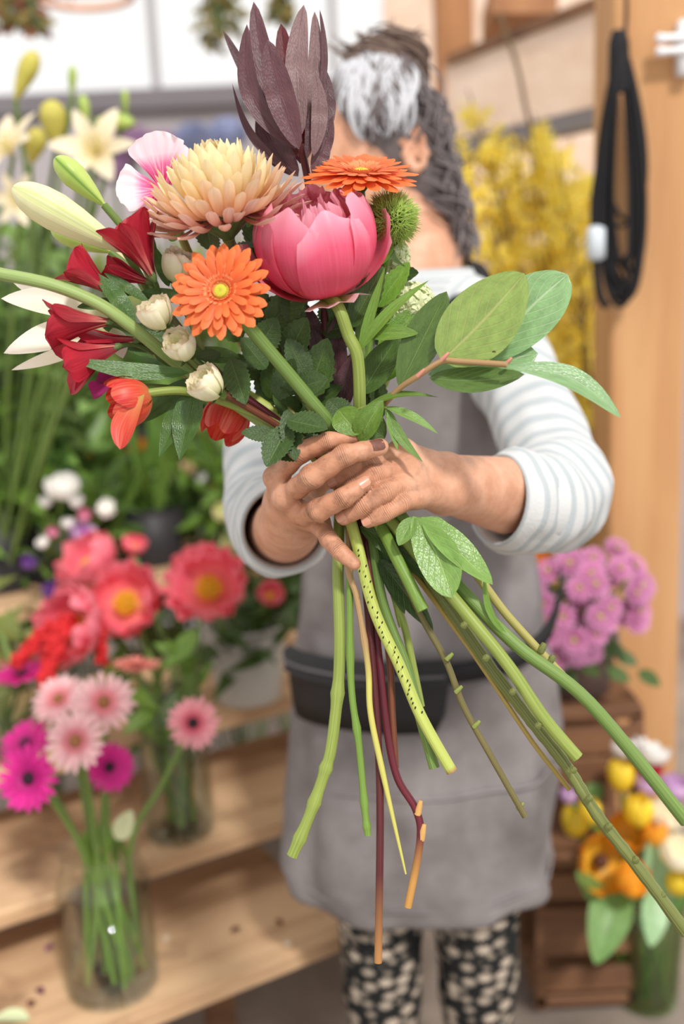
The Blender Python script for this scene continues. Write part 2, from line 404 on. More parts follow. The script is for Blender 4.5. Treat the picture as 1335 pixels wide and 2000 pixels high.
# ------------------------------------------------------------------ person
def nets(lo, hi, h, fn):
    lo = np.array(lo); n = np.ceil((np.array(hi) - lo) / h).astype(int) + 1
    ax = [lo[i] + h * np.arange(n[i]) for i in range(3)]
    V = fn(ax, h).astype(np.float32); ins = V < 0
    sh = tuple(n - 1); cnt = np.zeros(sh, np.float32); acc = np.zeros(sh + (3,), np.float32)
    sl_ = lambda d: tuple(slice(o, o + sh[i]) for i, o in enumerate(d))
    cor = [(a, b, c) for a in (0, 1) for b in (0, 1) for c in (0, 1)]
    for a in cor:
        for i in range(3):
            if a[i]: continue
            b = list(a); b[i] = 1; va, vb = V[sl_(a)], V[sl_(b)]; x = (va < 0) != (vb < 0)
            t = np.where(x, va / np.where(x, va - vb, 1), 0); cnt += x
            for k in range(3): acc[..., k] += np.where(x, a[k] + (t if k == i else 0), 0)
    act = cnt > 0; idx = -np.ones(sh, np.int64); idx[act] = np.arange(act.sum())
    ijk = np.argwhere(act); vt = lo + h * (ijk + acc[act] / cnt[act][:, None]); fs = []
    for i in range(3):
        j, k = (i + 1) % 3, (i + 2) % 3
        a = [slice(None)] * 3; b = [slice(None)] * 3; a[i] = slice(0, -1); b[i] = slice(1, None)
        s0, s1 = ins[tuple(a)], ins[tuple(b)]; e = np.argwhere(s0 != s1)
        e = e[(e[:, j] > 0) & (e[:, k] > 0) & (e[:, j] < n[j] - 1) & (e[:, k] < n[k] - 1)]
        d = s0[tuple(e.T)]
        def g(dj, dk):
            c = e.copy(); c[:, j] -= dj; c[:, k] -= dk; return idx[tuple(c.T)]
        q = np.stack([g(1, 1), g(0, 1), g(0, 0), g(1, 0)], 1); q[~d] = q[~d][:, ::-1]; fs.append(q)
    return vt, np.concatenate(fs)
def smin(a, b, k):
    hh = np.maximum(k - np.abs(a - b), 0) / k; return np.minimum(a, b) - hh * hh * k * .25
class Field:
    def __init__(s, ax): s.ax = ax; s.v = np.full([len(a) for a in ax], .05, np.float32)
    def _loc(s, lo, hi, f, k):
        sl_ = tuple(slice(max(0, np.searchsorted(a, lo[i])), np.searchsorted(a, hi[i])) for i, a in enumerate(s.ax))
        if any(q.start >= q.stop for q in sl_): return
        g = np.meshgrid(*[s.ax[i][sl_[i]] for i in range(3)], indexing='ij', sparse=True)
        d = f(*g); s.v[sl_] = smin(s.v[sl_], d, k) if k else np.minimum(s.v[sl_], d)
    def cone(s, a, b, ra, rb, k=.006):
        a, b = np.array(a), np.array(b); pad = max(ra, rb) + k + .012; ab = b - a; L = ab @ ab + 1e-12
        def f(x, y, z):
            t = np.clip(((x - a[0]) * ab[0] + (y - a[1]) * ab[1] + (z - a[2]) * ab[2]) / L, 0, 1)
            return np.sqrt((x - a[0] - t * ab[0]) ** 2 + (y - a[1] - t * ab[1]) ** 2 + (z - a[2] - t * ab[2]) ** 2) - (ra + (rb - ra) * t)
        s._loc(np.minimum(a, b) - pad, np.maximum(a, b) + pad, f, k); return s
    def ell(s, c, r, k=.01, ax=None):
        c = np.array(c); A = np.array(ax) if ax is not None else np.eye(3); pad = max(r) + k + .02
        def f(x, y, z):
            q = 0
            for i in range(3): q = q + (((x - c[0]) * A[i][0] + (y - c[1]) * A[i][1] + (z - c[2]) * A[i][2]) / r[i]) ** 2
            return (np.sqrt(q) - 1) * min(r)
        s._loc(c - pad, c + pad, f, k); return s
    def chain(s, pts, k=.006):
        for (a, ra), (b, rb) in zip(pts, pts[1:]): s.cone(a, b, ra, rb, k)
        return s
def Q(u, v, d): return np.array(P(u, v, d))
def np_mesh(name, parts_, mat):
    vs_, fs_, o = [], [], 0
    for v, f in parts_: vs_.append(v); fs_.append(f + o); o += len(v)
    me = bpy.data.meshes.new(name); me.from_pydata(np.concatenate(vs_).tolist(), [], np.concatenate(fs_).tolist())
    me.polygons.foreach_set('use_smooth', [True] * len(me.polygons)); me.materials.append(mat); return me

r_ = lambda n, d=.84: n * d / F * 1.1
RH = dict(index=[(539, 932, .883, 18), (588, 882, .852, 19.5), (642, 862, .843, 16), (694, 853, .85, 13)],
          middle=[(556, 972, .876, 19), (609, 931, .836, 21.5), (673, 889, .826, 18.5), (742, 873, .838, 15.5)],
          ring=[(590, 1002, .88, 18.5), (623, 996, .845, 20), (671, 972, .833, 17.5), (709, 946, .838, 14.5)],
          pinky=[(622, 1020, .888, 17), (641, 1052, .866, 16), (663, 1077, .858, 14.5), (691, 1101, .855, 12.5)],
          thumb=[(590, 985, .935, 18), (640, 935, .945, 17), (690, 900, .94, 15), (725, 880, .93, 12)])
LH = dict(index=[(785, 880, .878, 20), (724, 906, .862, 18), (686, 926, .858, 16), (652, 942, .862, 13.5)],
          middle=[(793, 908, .872, 20), (727, 930, .85, 18.5), (690, 952, .85, 16), (660, 972, .856, 14)],
          ring=[(803, 942, .869, 19.5), (748, 962, .846, 18.5), (704, 990, .846, 17), (672, 1011, .852, 14.5)],
          pinky=[(812, 972, .872, 17.5), (784, 983, .853, 16), (750, 1003, .848, 14.5), (718, 1018, .851, 12.5)],
          thumb=[(850, 925, .92, 19), (800, 900, .93, 18), (750, 905, .935, 15), (715, 920, .93, 12.5)])
def hands_fn(ax, h):
    tot = None
    for H, side in ((RH, 0), (LH, 1)):
        pm = Field(ax)
        if side == 0:
            W = Q(572, 1012, .952); El = Q(548, 1045, 1.16)
            pm.cone(W, El, .026, .042, .01); pm.cone(Q(566, 1000, .935), W, .024, .026, .012)
            for f, rr in (('index', .0115), ('middle', .012), ('ring', .0115), ('pinky', .0105)):
                u, v, d, n = H[f][0]; pm.cone(Q(u, v, d), Q(570 + (u - 570) * .45, 1000 + (v - 1000) * .45, .938), r_(n) * 1.02, .0165, .011)
        else:
            W = Q(872, 946, .925); El = Q(1085, 972, 1.13)
            pm.cone(W, El, .0225, .043, .012); pm.cone(Q(880, 925, .925), Q(985, 950, 1.02), .015, .024, .012); pm.cone(Q(880, 968, .93), Q(985, 995, 1.03), .015, .024, .012)
            for f, rr in (('index', .0115), ('middle', .012), ('ring', .0115), ('pinky', .0105)):
                u, v, d, n = H[f][0]; pm.cone(Q(u, v, d), Q(862, 946 + (v - 930) * .5, .917), r_(n) * .95, .0155, .012)
        res = pm.v.copy()
        for f, ch in H.items():
            fm = Field(ax); pts = [(Q(u, v, d), r_(n)) for u, v, d, n in ch]
            # phalanx: slight waist between the joints
            p2 = []
            for i, (p, r) in enumerate(pts):
                p2.append((p, r))
                if i < len(pts) - 1: p2.append(((p + pts[i + 1][0]) / 2, (r + pts[i + 1][1]) / 2 * (.93 if f != 'thumb' else .96)))
            fm.chain(p2, .004); res = np.minimum(res, smin(pm.v, fm.v, .011 if f != 'thumb' else .008))
        # knuckle bumps
        if side == 0:
            kb = Field(ax)
            for f in ('index', 'middle', 'ring'):
                u, v, d, n = H[f][0]; kb.ell(Q(u - 4, v + 2, d - .006), (r_(15),) * 3, .004)
            res = smin(res, kb.v, .008)
        tot = res if tot is None else np.minimum(tot, res)
    return tot
qs = [Q(u, v, d) for H in (RH, LH) for ch in H.values() for u, v, d, n in ch] + [Q(572, 1012, .95), Q(872, 946, .925)]
lo_ = np.min(qs, 0) - .035; hi_ = np.max(qs, 0) + .035
arm_pts = [Q(548, 1045, 1.16), Q(1085, 972, 1.13)]
lo_a = np.minimum(lo_, np.min(arm_pts, 0) - .05); hi_a = np.maximum(hi_, np.max(arm_pts, 0) + .05)
hand_mesh = nets(lo_a, hi_a, .0019, hands_fn)

PX, PY = .105, 1.47          # where the florist stands
HC = Q(738, 322, 1.49)
hf = np.array(D(-.95, -.26, .18)); hu = np.array(D(-.28, .95, .1)); hu = hu - hf * (hu @ hf); hu /= np.linalg.norm(hu); hl = np.cross(hu, hf)   # face, crown, left ear
def H_(f, l, u): return HC + hf * f + hl * l + hu * u
NB = Q(815, 500, 1.49)
def body_fn(ax, h):
    b = Field(ax); A = [hf, hl, hu]
    b.ell(H_(0, 0, .035), (.092, .072, .085), .01, A); b.ell(H_(.035, 0, -.03), (.058, .06, .085), .03, A)
    b.cone(H_(.06, 0, -.092), H_(.0, 0, -.07), .026, .045, .03)
    b.cone(H_(.092, 0, .012), H_(.112, 0, -.022), .008, .013, .012)                       # nose
    b.cone(H_(.094, -.012, -.058), H_(.094, .012, -.058), .008, .008, .006)                # lips
    for s in (-1, 1): b.ell(H_(.082, s * .031, .012), (.013, .013, .013), .004)
    ex = np.array(hl)
    for a in range(9):
        t0, t1 = PI * (.1 + a * .2), PI * (.1 + (a + 1) * .2)
        f_ = lambda t: H_(-.022 + .016 * math.cos(t) - .008, .076 + .006 * (math.cos(t) < 0), -.005 + .03 * math.sin(t))
        b.cone(f_(t0), f_(t1), .0055, .0055, .004)
    b.ell(H_(-.028, .076, -.004), (.017, .005, .028), .004, A)
    b.cone(H_(-.03, 0, -.06), NB, .052, .055, .03); b.cone(NB, (PX, PY + .04, 1.36), .055, .06, .03)
    b.cone((PX - .08, PY + .03, 1.31), (PX + .08, PY + .03, 1.31), .035, .035, .05)
    b.ell((PX, PY + .02, 1.22), (.135, .085, .18), .05); b.ell((PX, PY + .02, .98), (.13, .09, .2), .06); b.ell((PX, PY + .02, .84), (.145, .10, .14), .06)
    for s, (sh, el) in ((1, (P(945, 590, 1.42), P(1085, 965, 1.14))), (-1, (P(590, 640, 1.44), P(545, 1030, 1.17)))):
        b.chain([(Q(*c), .03) for c in ((885, 632, 1.46), (950, 668, 1.42), (1022, 762, 1.31), (1068, 880, 1.2), (1082, 962, 1.13))] if s > 0 else [(Q(*c), .03) for c in ((640, 660, 1.47), (575, 705, 1.44), (530, 800, 1.33), (522, 930, 1.22), (536, 1010, 1.155))], .01)
        b.chain([((PX + s * .075, PY, .84), .07), ((PX + s * .072, PY - .03, .47), .04), ((PX + s * .075, PY - .02, .30), .036), ((PX + s * .075, PY, .07), .028)], .02)
        b.cone((PX + s * .075, PY + .03, .045), (PX + s * .085, PY - .14, .032), .036, .03, .01)
    return b.v
body_mesh = nets((PX - .34, PY - .36, 0), (PX + .34, PY + .2, 1.86), .008, body_fn)

ks = N('skin'); o_ = ks.n('ShaderNodeTexCoord'); n1 = ks.noise(o_.outputs['Object'], 42, 4, .6); n2 = ks.noise(o_.outputs['Object'], 420, 4, .6); n3 = ks.noise(o_.outputs['Object'], 16, 3, .6)
cs = ks.ramp(n1, [(.3, (200, 142, 112)), (.55, (218, 164, 134)), (.75, (228, 180, 154))])
cs = ks.mix(ks.math('MULTIPLY', ks.ramp(n3, [(.5, (0, 0, 0, 1)), (.72, (1, 1, 1, 1))]), .30), cs, lin((158, 100, 66)))
vo = ks.n('ShaderNodeTexVoronoi', i_Scale=300.); ks.l(o_.outputs['Object'], vo.inputs['Vector'])
ks.bump(ks.math('ADD', n2, ks.math('MULTIPLY', vo.outputs['Distance'], .5)), .18, .0016)
ks.b.inputs['Subsurface Weight'].default_value = .08; ks.b.inputs['Subsurface Radius'].default_value = (.006, .003, .0015); ks.b.inputs['Subsurface Scale'].default_value = 1

def s_dist(p):
    o = ks.n('ShaderNodeVectorMath', operation='DISTANCE'); ks.l(o_.outputs['Object'], o.inputs[0]); o.inputs[1].default_value = tuple(float(c) for c in p); return o.outputs['Value']
grime = ks.ramp(s_dist(Q(655, 955, .85)), [(.035, (1, 1, 1, 1)), (.125, (0, 0, 0, 1))])
cs = ks.mix(ks.math('MULTIPLY', grime, .42), cs, lin((168, 110, 76)))
n4 = ks.noise(o_.outputs['Object'], 70, 5, .65)
cs = ks.mix(ks.math('MULTIPLY', grime, ks.ramp(n4, [(.48, (0, 0, 0, 1)), (.7, (.65, .65, .65, 1))])), cs, lin((112, 72, 52)))
wr = None
for H, sgn in ((RH, 1), (LH, 1)):
    for f in ('index', 'middle', 'ring', 'pinky'):
        for j in (1, 2):
            p_ = Q(*H[f][j][:3]); ax_ = Q(*H[f][min(3, j + 1)][:3]) - Q(*H[f][j - 1][:3]); ax_ = ax_ / np.linalg.norm(ax_)
            dt = ks.n('ShaderNodeVectorMath', operation='DOT_PRODUCT'); ks.l(o_.outputs['Object'], dt.inputs[0]); dt.inputs[1].default_value = tuple(float(c) for c in ax_)
            xx = ks.math('SUBTRACT', dt.outputs['Value'], float(p_ @ ax_)); xx = ks.math('ADD', xx, ks.math('MULTIPLY', n1, .004))
            lines = ks.math('POWER', ks.math('ABSOLUTE', ks.math('SINE', ks.math('MULTIPLY', xx, 1500. if j == 1 else 1900.))), .5)
            fall = ks.ramp(s_dist(p_), [(.010, (1, 1, 1, 1)), (.0135, (0, 0, 0, 1))])
            win = ks.ramp(ks.math('ABSOLUTE', xx), [(.002, (1, 1, 1, 1)), (.0065 if j == 1 else .0045, (0, 0, 0, 1))])
            h_ = ks.math('MULTIPLY', ks.math('SUBTRACT', 1., lines), ks.math('MULTIPLY', fall, win)); wr = h_ if wr is None else ks.math('MAXIMUM', wr, h_)
cs = ks.mix(ks.math('MULTIPLY', wr, .55), cs, lin((128, 76, 58)))
bn = ks.n('ShaderNodeBump', i_Strength=.6, i_Distance=.0014, invert=True); ks.l(wr, bn.inputs['Height']); ks.l(ks.b.inputs['Normal'].links[0].from_socket, bn.inputs['Normal']); ks.l(bn.outputs[0], ks.b.inputs['Normal'])
M_SKIN = ks.finish(cs, .48, 0, .35)
pe = thing('person', 'person in grey apron and rolled striped sleeves holding out a large bouquet with both hands', 'person', (PX, PY, 0))
part('body', np_mesh('body', [hand_mesh, body_mesh], M_SKIN), pe)

# face
M_EYE = m_plain('eye_white', (236, 232, 226), .2, .02); M_IRIS = m_plain('brown_iris', (60, 42, 30), .2, .1); M_LIP = m_plain('lip_skin', (186, 104, 96), .45, .08); M_BROW = m_plain('grey_eyebrow', (120, 110, 108), .7, .1)
fv = lambda a: Vector([float(c) for c in a])
for s_ in (-1, 1):
    ey = part('eye', MB().blob(fv(H_(.0865, s_ * .031, .012)), .0095, 12, 8).mesh('eye', M_EYE), pe); part('iris', MB().blob(fv(H_(.0925, s_ * .0315, .010)), .0072, 10, 6).mesh('iris', M_IRIS), ey)
    part('eyebrow', MB().tube([fv(H_(.096, s_ * .014, .031)), fv(H_(.095, s_ * .032, .036)), fv(H_(.082, s_ * .05, .030))], [.002, .0034, .0015], 6, True, 4).mesh('eyebrow', M_BROW), pe)
part('mouth', MB().tube([fv(H_(.089, -.021, -.058)), fv(H_(.1005, -.008, -.0565)), fv(H_(.1005, .008, -.0565)), fv(H_(.089, .021, -.058))], [.002, .0045, .0045, .002], 8, True, 5).mesh('mouth', M_LIP), pe)
# fingernails
M_NAIL = m_plain('fingernail', (204, 146, 120), .3, .06, 200, .5); M_NAILD = m_plain('soiled_fingernail', (112, 72, 60), .4, .2, 300, .4)
def nail(ch, out, mat=M_NAIL, wr=.82, back=.30):
    a, b = [P(*c[:3]) for c in ch[-2:]]; y = (b - a).normalized(); out = Vector(out); n = (out - y * out.dot(y)).normalized(); x = y.cross(n)
    r = r_(ch[-1][3]); R = r * 1.06; rows = []
    for j in range(7):
        t = j / 6; row = []
        for i in range(9):
            s_ = 2 * i / 8 - 1; an = s_ * .86 * wr * (1 - .28 * max(0, (t - .75) / .25) ** 2 - .12 * (1 - t) ** 3)
            c = b + y * (r * (-back * 3 + 1.6 * t)) - n * (r * .10 * t * t)
            row.append(c + n * (R * math.cos(an)) + x * (R * math.sin(an)))
        rows.append(row)
    mb = MB().grid(rows)
    # free edge folds down into the finger
    mb.grid([rows[-1], [p - n * (r * .35) for p in rows[-1]]]); mb.grid([[p - n * (r * .3) for p in rows[0]], rows[0]])
    part('fingernail', mb.mesh('fingernail', mat), pe)
nail(RH['middle'], D(-.05, .35, 1), M_NAILD, .9, .46); nail(RH['ring'], D(.1, .35, 1)); nail(RH['index'], D(.1, .6, .8))
nail(LH['pinky'], D(-.25, .1, 1)); nail(LH['ring'], D(-.5, .2, .8)); nail(LH['index'], D(0, .2, 1)); nail(LH['middle'], D(0, .3, 1))

# shirt
k = N('striped_jersey'); o_, x_, y_ = k.uv(); wv = k.math('SINE', k.math('MULTIPLY', y_, 2 * PI * 21)); nz = k.noise(o_.outputs['Object'], 320, 3)
cl = k.mix(k.ramp(k.math('ADD', k.math('MULTIPLY', wv, .5), .5), [(.45, (0, 0, 0, 1)), (.75, (1, 1, 1, 1))]), lin((206, 207, 207)), lin((178, 185, 188)))
k.bump(k.math('ADD', k.math('MULTIPLY', wv, .25), nz), .35, .002); M_JERSEY = k.finish(cl, .85, 0, .15)
sh_ = []
for z, rx, ry, cx, cy in ((.86, .175, .125, 0, .02), (1.0, .158, .118, 0, .02), (1.12, .165, .12, 0, .02), (1.24, .178, .122, 0, .02), (1.30, .178, .108, 0, .02), (1.345, .16, .09, .005, .03), (1.375, .12, .08, .012, .035), (1.40, .088, .074, .016, .035), (1.415, .076, .07, .016, .035), (1.408, .066, .062, .016, .035)):
    sh_.append([Vector((PX + cx + rx * math.copysign(abs(math.cos(a)) ** .8, math.cos(a)), PY + cy + ry * math.copysign(abs(math.sin(a)) ** .8, math.sin(a)), z)) for a in (2 * PI * i / 48 for i in range(48))])
shirt = part('shirt', MB().grid(sh_, True).mesh('shirt', M_JERSEY), pe)
def sleeve(ctrl, cuffdir, rcuff):
    pts = [P(*c[:3]) for c in ctrl]; rad = [c[3] for c in ctrl]
    pp, rr = smooth(pts, rad, 16); n = 40; rows = []; nn = None; L = 0; ln = len(pp)
    cz = Vector(cuffdir).normalized()
    # rolled cuff: bulge out and turn inside
    e = pp[-1]; pp = pp + [e + cz * .006, e + cz * .010, e + cz * .009, e + cz * .003, e - cz * .02, e - cz * .05]
    rr = rr + [rcuff * 1.0, rcuff * .97, rcuff * .92, rcuff * .885, rcuff * .87, rcuff * .87]
    for i, p in enumerate(pp):
        if i >= ln: t = cz
        else:
            t = (pp[min(i + 1, ln - 1)] - pp[max(i - 1, 0)]); t = t.normalized()
            kk = max(0, (i - (ln - 10)) / 10); t = (t * (1 - kk) + cz * kk).normalized()
        if nn is None: nn = t.orthogonal().normalized()
        nn = (nn - t * nn.dot(t)).normalized(); b = t.cross(nn); fr = i / ln; row = []
        for a_ in range(n):
            a = 2 * PI * a_ / n; dr = 0
            if i < ln:
                wr = .5 + .5 * math.sin(fr * 10 * PI + 1.2 * math.sin(a * 2 + fr * 3)); amp = .0055 * math.exp(-((fr - .72) / .16) ** 2) + .0022
                dr = amp * wr + .004 * noise.noise(Vector((math.cos(a) * 2, math.sin(a) * 2, fr * 9)))
                if i > ln - 10: dr += .004 * math.sin(PI * (i - ln + 10) / 10) 
            row.append(p + (nn * math.cos(a) + b * math.sin(a)) * (rr[i] + dr))
        rows.append(row)
    part('sleeve', MB().grid(rows, True).mesh('sleeve', M_JERSEY), shirt)
sleeve([(885, 622, 1.46, .066), (950, 660, 1.42, .064), (1022, 770, 1.31, .052), (1068, 880, 1.2, .051), (1086, 962, 1.125, .054), (1040, 982, 1.07, .05), (985, 978, 1.025, .046)], D(-.86, .08, .5), .046)
sleeve([(620, 650, 1.47, .066), (570, 700, 1.44, .062), (530, 800, 1.33, .052), (522, 930, 1.22, .05), (536, 1010, 1.155, .05), (548, 1026, 1.10, .047), (554, 1032, 1.06, .045)], D(.15, -.1, 1), .045)

# apron
k = N('grey_canvas'); o_ = k.n('ShaderNodeTexCoord'); n1 = k.noise(o_.outputs['Object'], 9, 5, .6); n2 = k.noise(o_.outputs['Object'], 700, 2); n3 = k.noise(o_.outputs['Object'], 5, 4, .65)
cl = k.ramp(n1, [(.3, (106, 100, 99)), (.7, (142, 136, 136))]); cl = k.mix(k.ramp(n3, [(.55, (0, 0, 0, 1)), (.75, (.55, .55, .55, 1))]), cl, lin((82, 74, 72)))
k.bump(k.math('ADD', n2, k.math('MULTIPLY', n1, 2.)), .35, .002); M_APRON = k.finish(cl, .75, 0, .2)
def arow(z, rx, ry, a0, a1, n=56, amp=.004, cy=.02, cx=0):
    row = []
    for i in range(n + 1):
        a = math.radians(a0 + (a1 - a0) * i / n); f = amp * (math.sin(a * 9 + z * 14) + .7 * noise.noise(Vector((a * 3, z * 9, 4))) * 2)
        row.append(Vector((PX + cx + (rx + f) * math.copysign(abs(math.cos(a)) ** .85, math.cos(a)), PY + cy + (ry + f) * math.copysign(abs(math.sin(a)) ** .85, math.sin(a)), z)))
    return row
prof = [(.51, .197, .170, 2, -.015), (.515, .200, .173, 2, -.015), (.56, .201, .172, 2, -.02), (.66, .200, .165, 2, -.01), (.76, .198, .158, 3, 0), (.86, .190, .150, 5, 0), (.94, .178, .142, 10, 0), (1.0, .170, .136, 16, 0), (1.04, .166, .134, 22, 0), (1.10, .166, .134, 38, 0), (1.18, .168, .134, 46, 0), (1.26, .168, .130, 52, 0), (1.32, .165, .122, 55, 0)]
rows = []
for i, (z, rx, ry, ins, cx) in enumerate(prof): rows.append(arow(z, rx, ry, -180 + ins - (28 if z < .9 else 0), -ins + (28 if z < .9 else 0), cx=cx + .005, amp=.004 + .006 * max(0, .95 - z)))
pp_ = []
for i in range(len(rows) - 1):
    for kx in range(4): pp_.append([a.lerp(b, kx / 4) for a, b in zip(rows[i], rows[i + 1])])
pp_.append(rows[-1])
ap_me = MB().grid(pp_).mesh('apron', M_APRON); apron = part('apron', ap_me, pe)
md = apron.modifiers.new('thick', 'SOLIDIFY'); md.thickness = .003; md.offset = 1
M_BLACK = m_plain('black_leather', (20, 19, 20), .5, .3, 60, .4); M_STRAP = m_plain('black_strap', (30, 29, 31), .7, .1)
for (a, b, c_) in ((P(905, 700, 1.33), P(888, 590, 1.375), P(876, 540, 1.43)), (P(700, 700, 1.34), P(780, 560, 1.40), P(815, 515, 1.47))):
    mb = MB(); rows = []
    sx_ = 1 if a.x > PX else -1; pts, _ = smooth([a, b, Vector((PX + .014 + sx_ * .085, PY - .032, 1.388)), Vector((PX + .014 + sx_ * .074, PY + .035, 1.424)), Vector((PX + .016, PY + .112, 1.42))], [0] * 5, 6)
    for i, p in enumerate(pts):
        s_ = RT * .011; rows.append([p - s_, p + s_])
    so = part('neck_strap', mb.grid(rows).mesh('neck_strap', M_STRAP), apron); m2 = so.modifiers.new('t', 'SOLIDIFY'); m2.thickness = .003
# hem stitch fold, pocket seam
seam = MB(); seam.tube([p + (p - Vector((PX, PY, p.z))).normalized() * .003 for p in arow(.537, .2005, .173, -172, -8, 40, .003, .02, -.008)], .0022, 6); part('hem_seam', seam.mesh('hem_seam', M_APRON), apron)
seam = MB(); seam.tube([p + (p - Vector((PX, PY, p.z))).normalized() * .002 for p in arow(.705, .1995, .163, -150, -20, 40, .004, .02, .004)], .003, 6); part('pocket_seam', seam.mesh('pocket_seam', M_APRON), apron)
# waist pouch
def brow(z, off, a0, a1, n=24):
    return [p + (p - Vector((PX, PY, p.z))).normalized() * off for p in arow(z, .196, .158, a0, a1, n, .001, .02, .006)]
rows = [brow(0.804, .004, -149, -91), brow(0.806, .018, -150, -90), brow(0.832, .020, -152, -88), brow(0.867, .020, -153, -87), brow(0.895, .02, -155, -87), brow(0.902, .014, -155, -87), brow(0.894, .008, -155, -87), brow(0.872, .004, -153, -87)]
bg_ = part('waist_bag', MB().grid(rows).mesh('waist_bag', M_BLACK), pe, label='black leather pouch worn at the waist')
for a in (0, -1):
    part('bag_side', MB().poly([r[a] for r in rows]).mesh('bag_side', M_BLACK), bg_)
part('bag_flap', MB().grid([brow(0.907, .012, -156, -86), brow(0.900, .022, -156, -86), brow(0.877, .024, -154, -87), brow(0.874, .027, -154, -87)]).mesh('bag_flap', M_BLACK), bg_)
part('zip', MB().tube(brow(0.888, .026, -153, -88), .0022, 6).mesh('zip', m_plain('zip_metal', (90, 88, 90), .3)), bg_)
stp = [brow(0.882, .012, -96, -92, 1)[0], brow(0.892, .01, -68, -67, 1)[0], brow(0.912, .008, -45, -44, 1)[0], brow(0.947, .006, -28, -27, 1)[0], brow(0.977, .004, -10, -9, 1)[0]]
pts, _ = smooth(stp, [0] * 5, 6); so = part('waist_strap', MB().grid([[p - Z3 * .014, p + Z3 * .014] for p in pts]).mesh('waist_strap', M_STRAP), bg_); so.modifiers.new('t', 'SOLIDIFY').thickness = .003

# leggings with a small daisy print
k = N('daisy_print'); o_, x_, y_ = k.uv(); sv = k.scaled(o_.outputs['UV'], (14, 32, 1)); v1 = k.n('ShaderNodeTexVoronoi', i_Scale=1., i_Randomness=.6); k.l(sv, v1.inputs['Vector'])
sub = k.n('ShaderNodeVectorMath', operation='SUBTRACT'); k.l(sv, sub.inputs[0]); k.l(v1.outputs['Position'], sub.inputs[1]); sp = k.n('ShaderNodeSeparateXYZ'); k.l(sub.outputs[0], sp.inputs[0])
an = k.math('ARCTAN2', sp.outputs[1], sp.outputs[0]); pet = k.math('ABSOLUTE', k.math('SINE', k.math('MULTIPLY', an, 5.)))
edge = k.math('ADD', k.math('MULTIPLY', pet, .36), .15); inside = k.math('LESS_THAN', v1.outputs['Distance'], edge); core = k.math('LESS_THAN', v1.outputs['Distance'], .09)
cl = k.mix(inside, lin((34, 36, 36)), lin((206, 190, 172))); cl = k.mix(core, cl, lin((120, 104, 88))); M_LEG = k.finish(cl, .8, 0, .15)
for s in (-1, 1):
    ctr = [(0.90, .088, .0, .075), (.7, .082, -.01, .075), (.52, .069, -.03, .074), (.46, .066, -.032, .073), (.38, .062, -.025, .074), (.30, .062, -.012, .075), (.2, .048, -.0, .075), (.1, .038, .005, .075), (.085, .04, .005, .075)]
    pts = [Vector((PX - .002 + s * c[3], PY + c[2], c[0])) for c in ctr]; pts, rr = smooth(pts, [c[1] for c in ctr], 5)
    rows = [[p + Vector((math.cos(-a) * r, math.sin(-a) * r, 0)) * (1 + .03 * noise.noise(Vector((math.cos(a) * 2, math.sin(a) * 2, p.z * 14 + s)))) for a in (2 * PI * i / 32 for i in range(33))] for p, r in zip(pts, rr)]
    part('legging', MB().grid(rows).mesh('legging', M_LEG), pe)
    mb = MB(); sp_ = [(-.16, .02, .022), (-.15, .036, .034), (-.10, .044, .042), (-.03, .040, .058), (.04, .040, .075), (.065, .03, .07), (.075, .012, .04)]
    mb.grid([[Vector((PX + s * .08 + wd * math.cos(a), PY + y, max(0.0, hh * .5 + hh * .55 * math.sin(a)) if True else 0)) for a in (2 * PI * i / 16 for i in range(16))] for y, wd, hh in sp_], True)
    part('shoe', mb.mesh('shoe', M_BLACK), pe)

# hair
M_HGREY = m_stem('grey_hair', (168, 168, 174), (232, 232, 236), .45, None, 6); M_HDARK = m_stem('dark_grey_brown_hair', (74, 64, 64), (140, 130, 130), .5, None, 6); M_HBUN = m_stem('brown_hair_bun', (88, 70, 62), (150, 126, 112), .5, None, 6)
VV = lambda a: Vector([float(q) for q in a])
def cap_fn(ax, h):
    b = Field(ax); A = [hf, hl, hu]; b.ell(H_(-.016, 0, .045), (.092, .084, .088), .01, A); b.ell(H_(-.048, 0, -.02), (.056, .074, .075), .03, A); b.cone(H_(-.07, .02, -.05), H_(-.06, .02, -.135), .036, .024, .03)
    b.ell(H_(-.04, 0, .125), (.04, .04, .036), .02, A); return b.v
cap = nets(HC - .3, HC + .3, .006, cap_fn)
hair = part('hair', np_mesh('hair', [cap], M_HDARK), pe)
def lock(mb, pts, r=.0032, n=5, res=6):
    mb.tube(pts, [r * .6] + [r] * (len(pts) - 2) + [r * .25], n, True, res)
rg = random.Random(5)
CC = H_(-.02, 0, .045)
def on_cap(dv, k=1.0):
    dv = dv / np.linalg.norm(dv); q_ = np.sqrt(((dv @ hf) / .102) ** 2 + ((dv @ hl) / .088) ** 2 + ((dv @ hu) / .092) ** 2); return CC + dv / q_ * k
bund = -hf * .25 + hu * .95
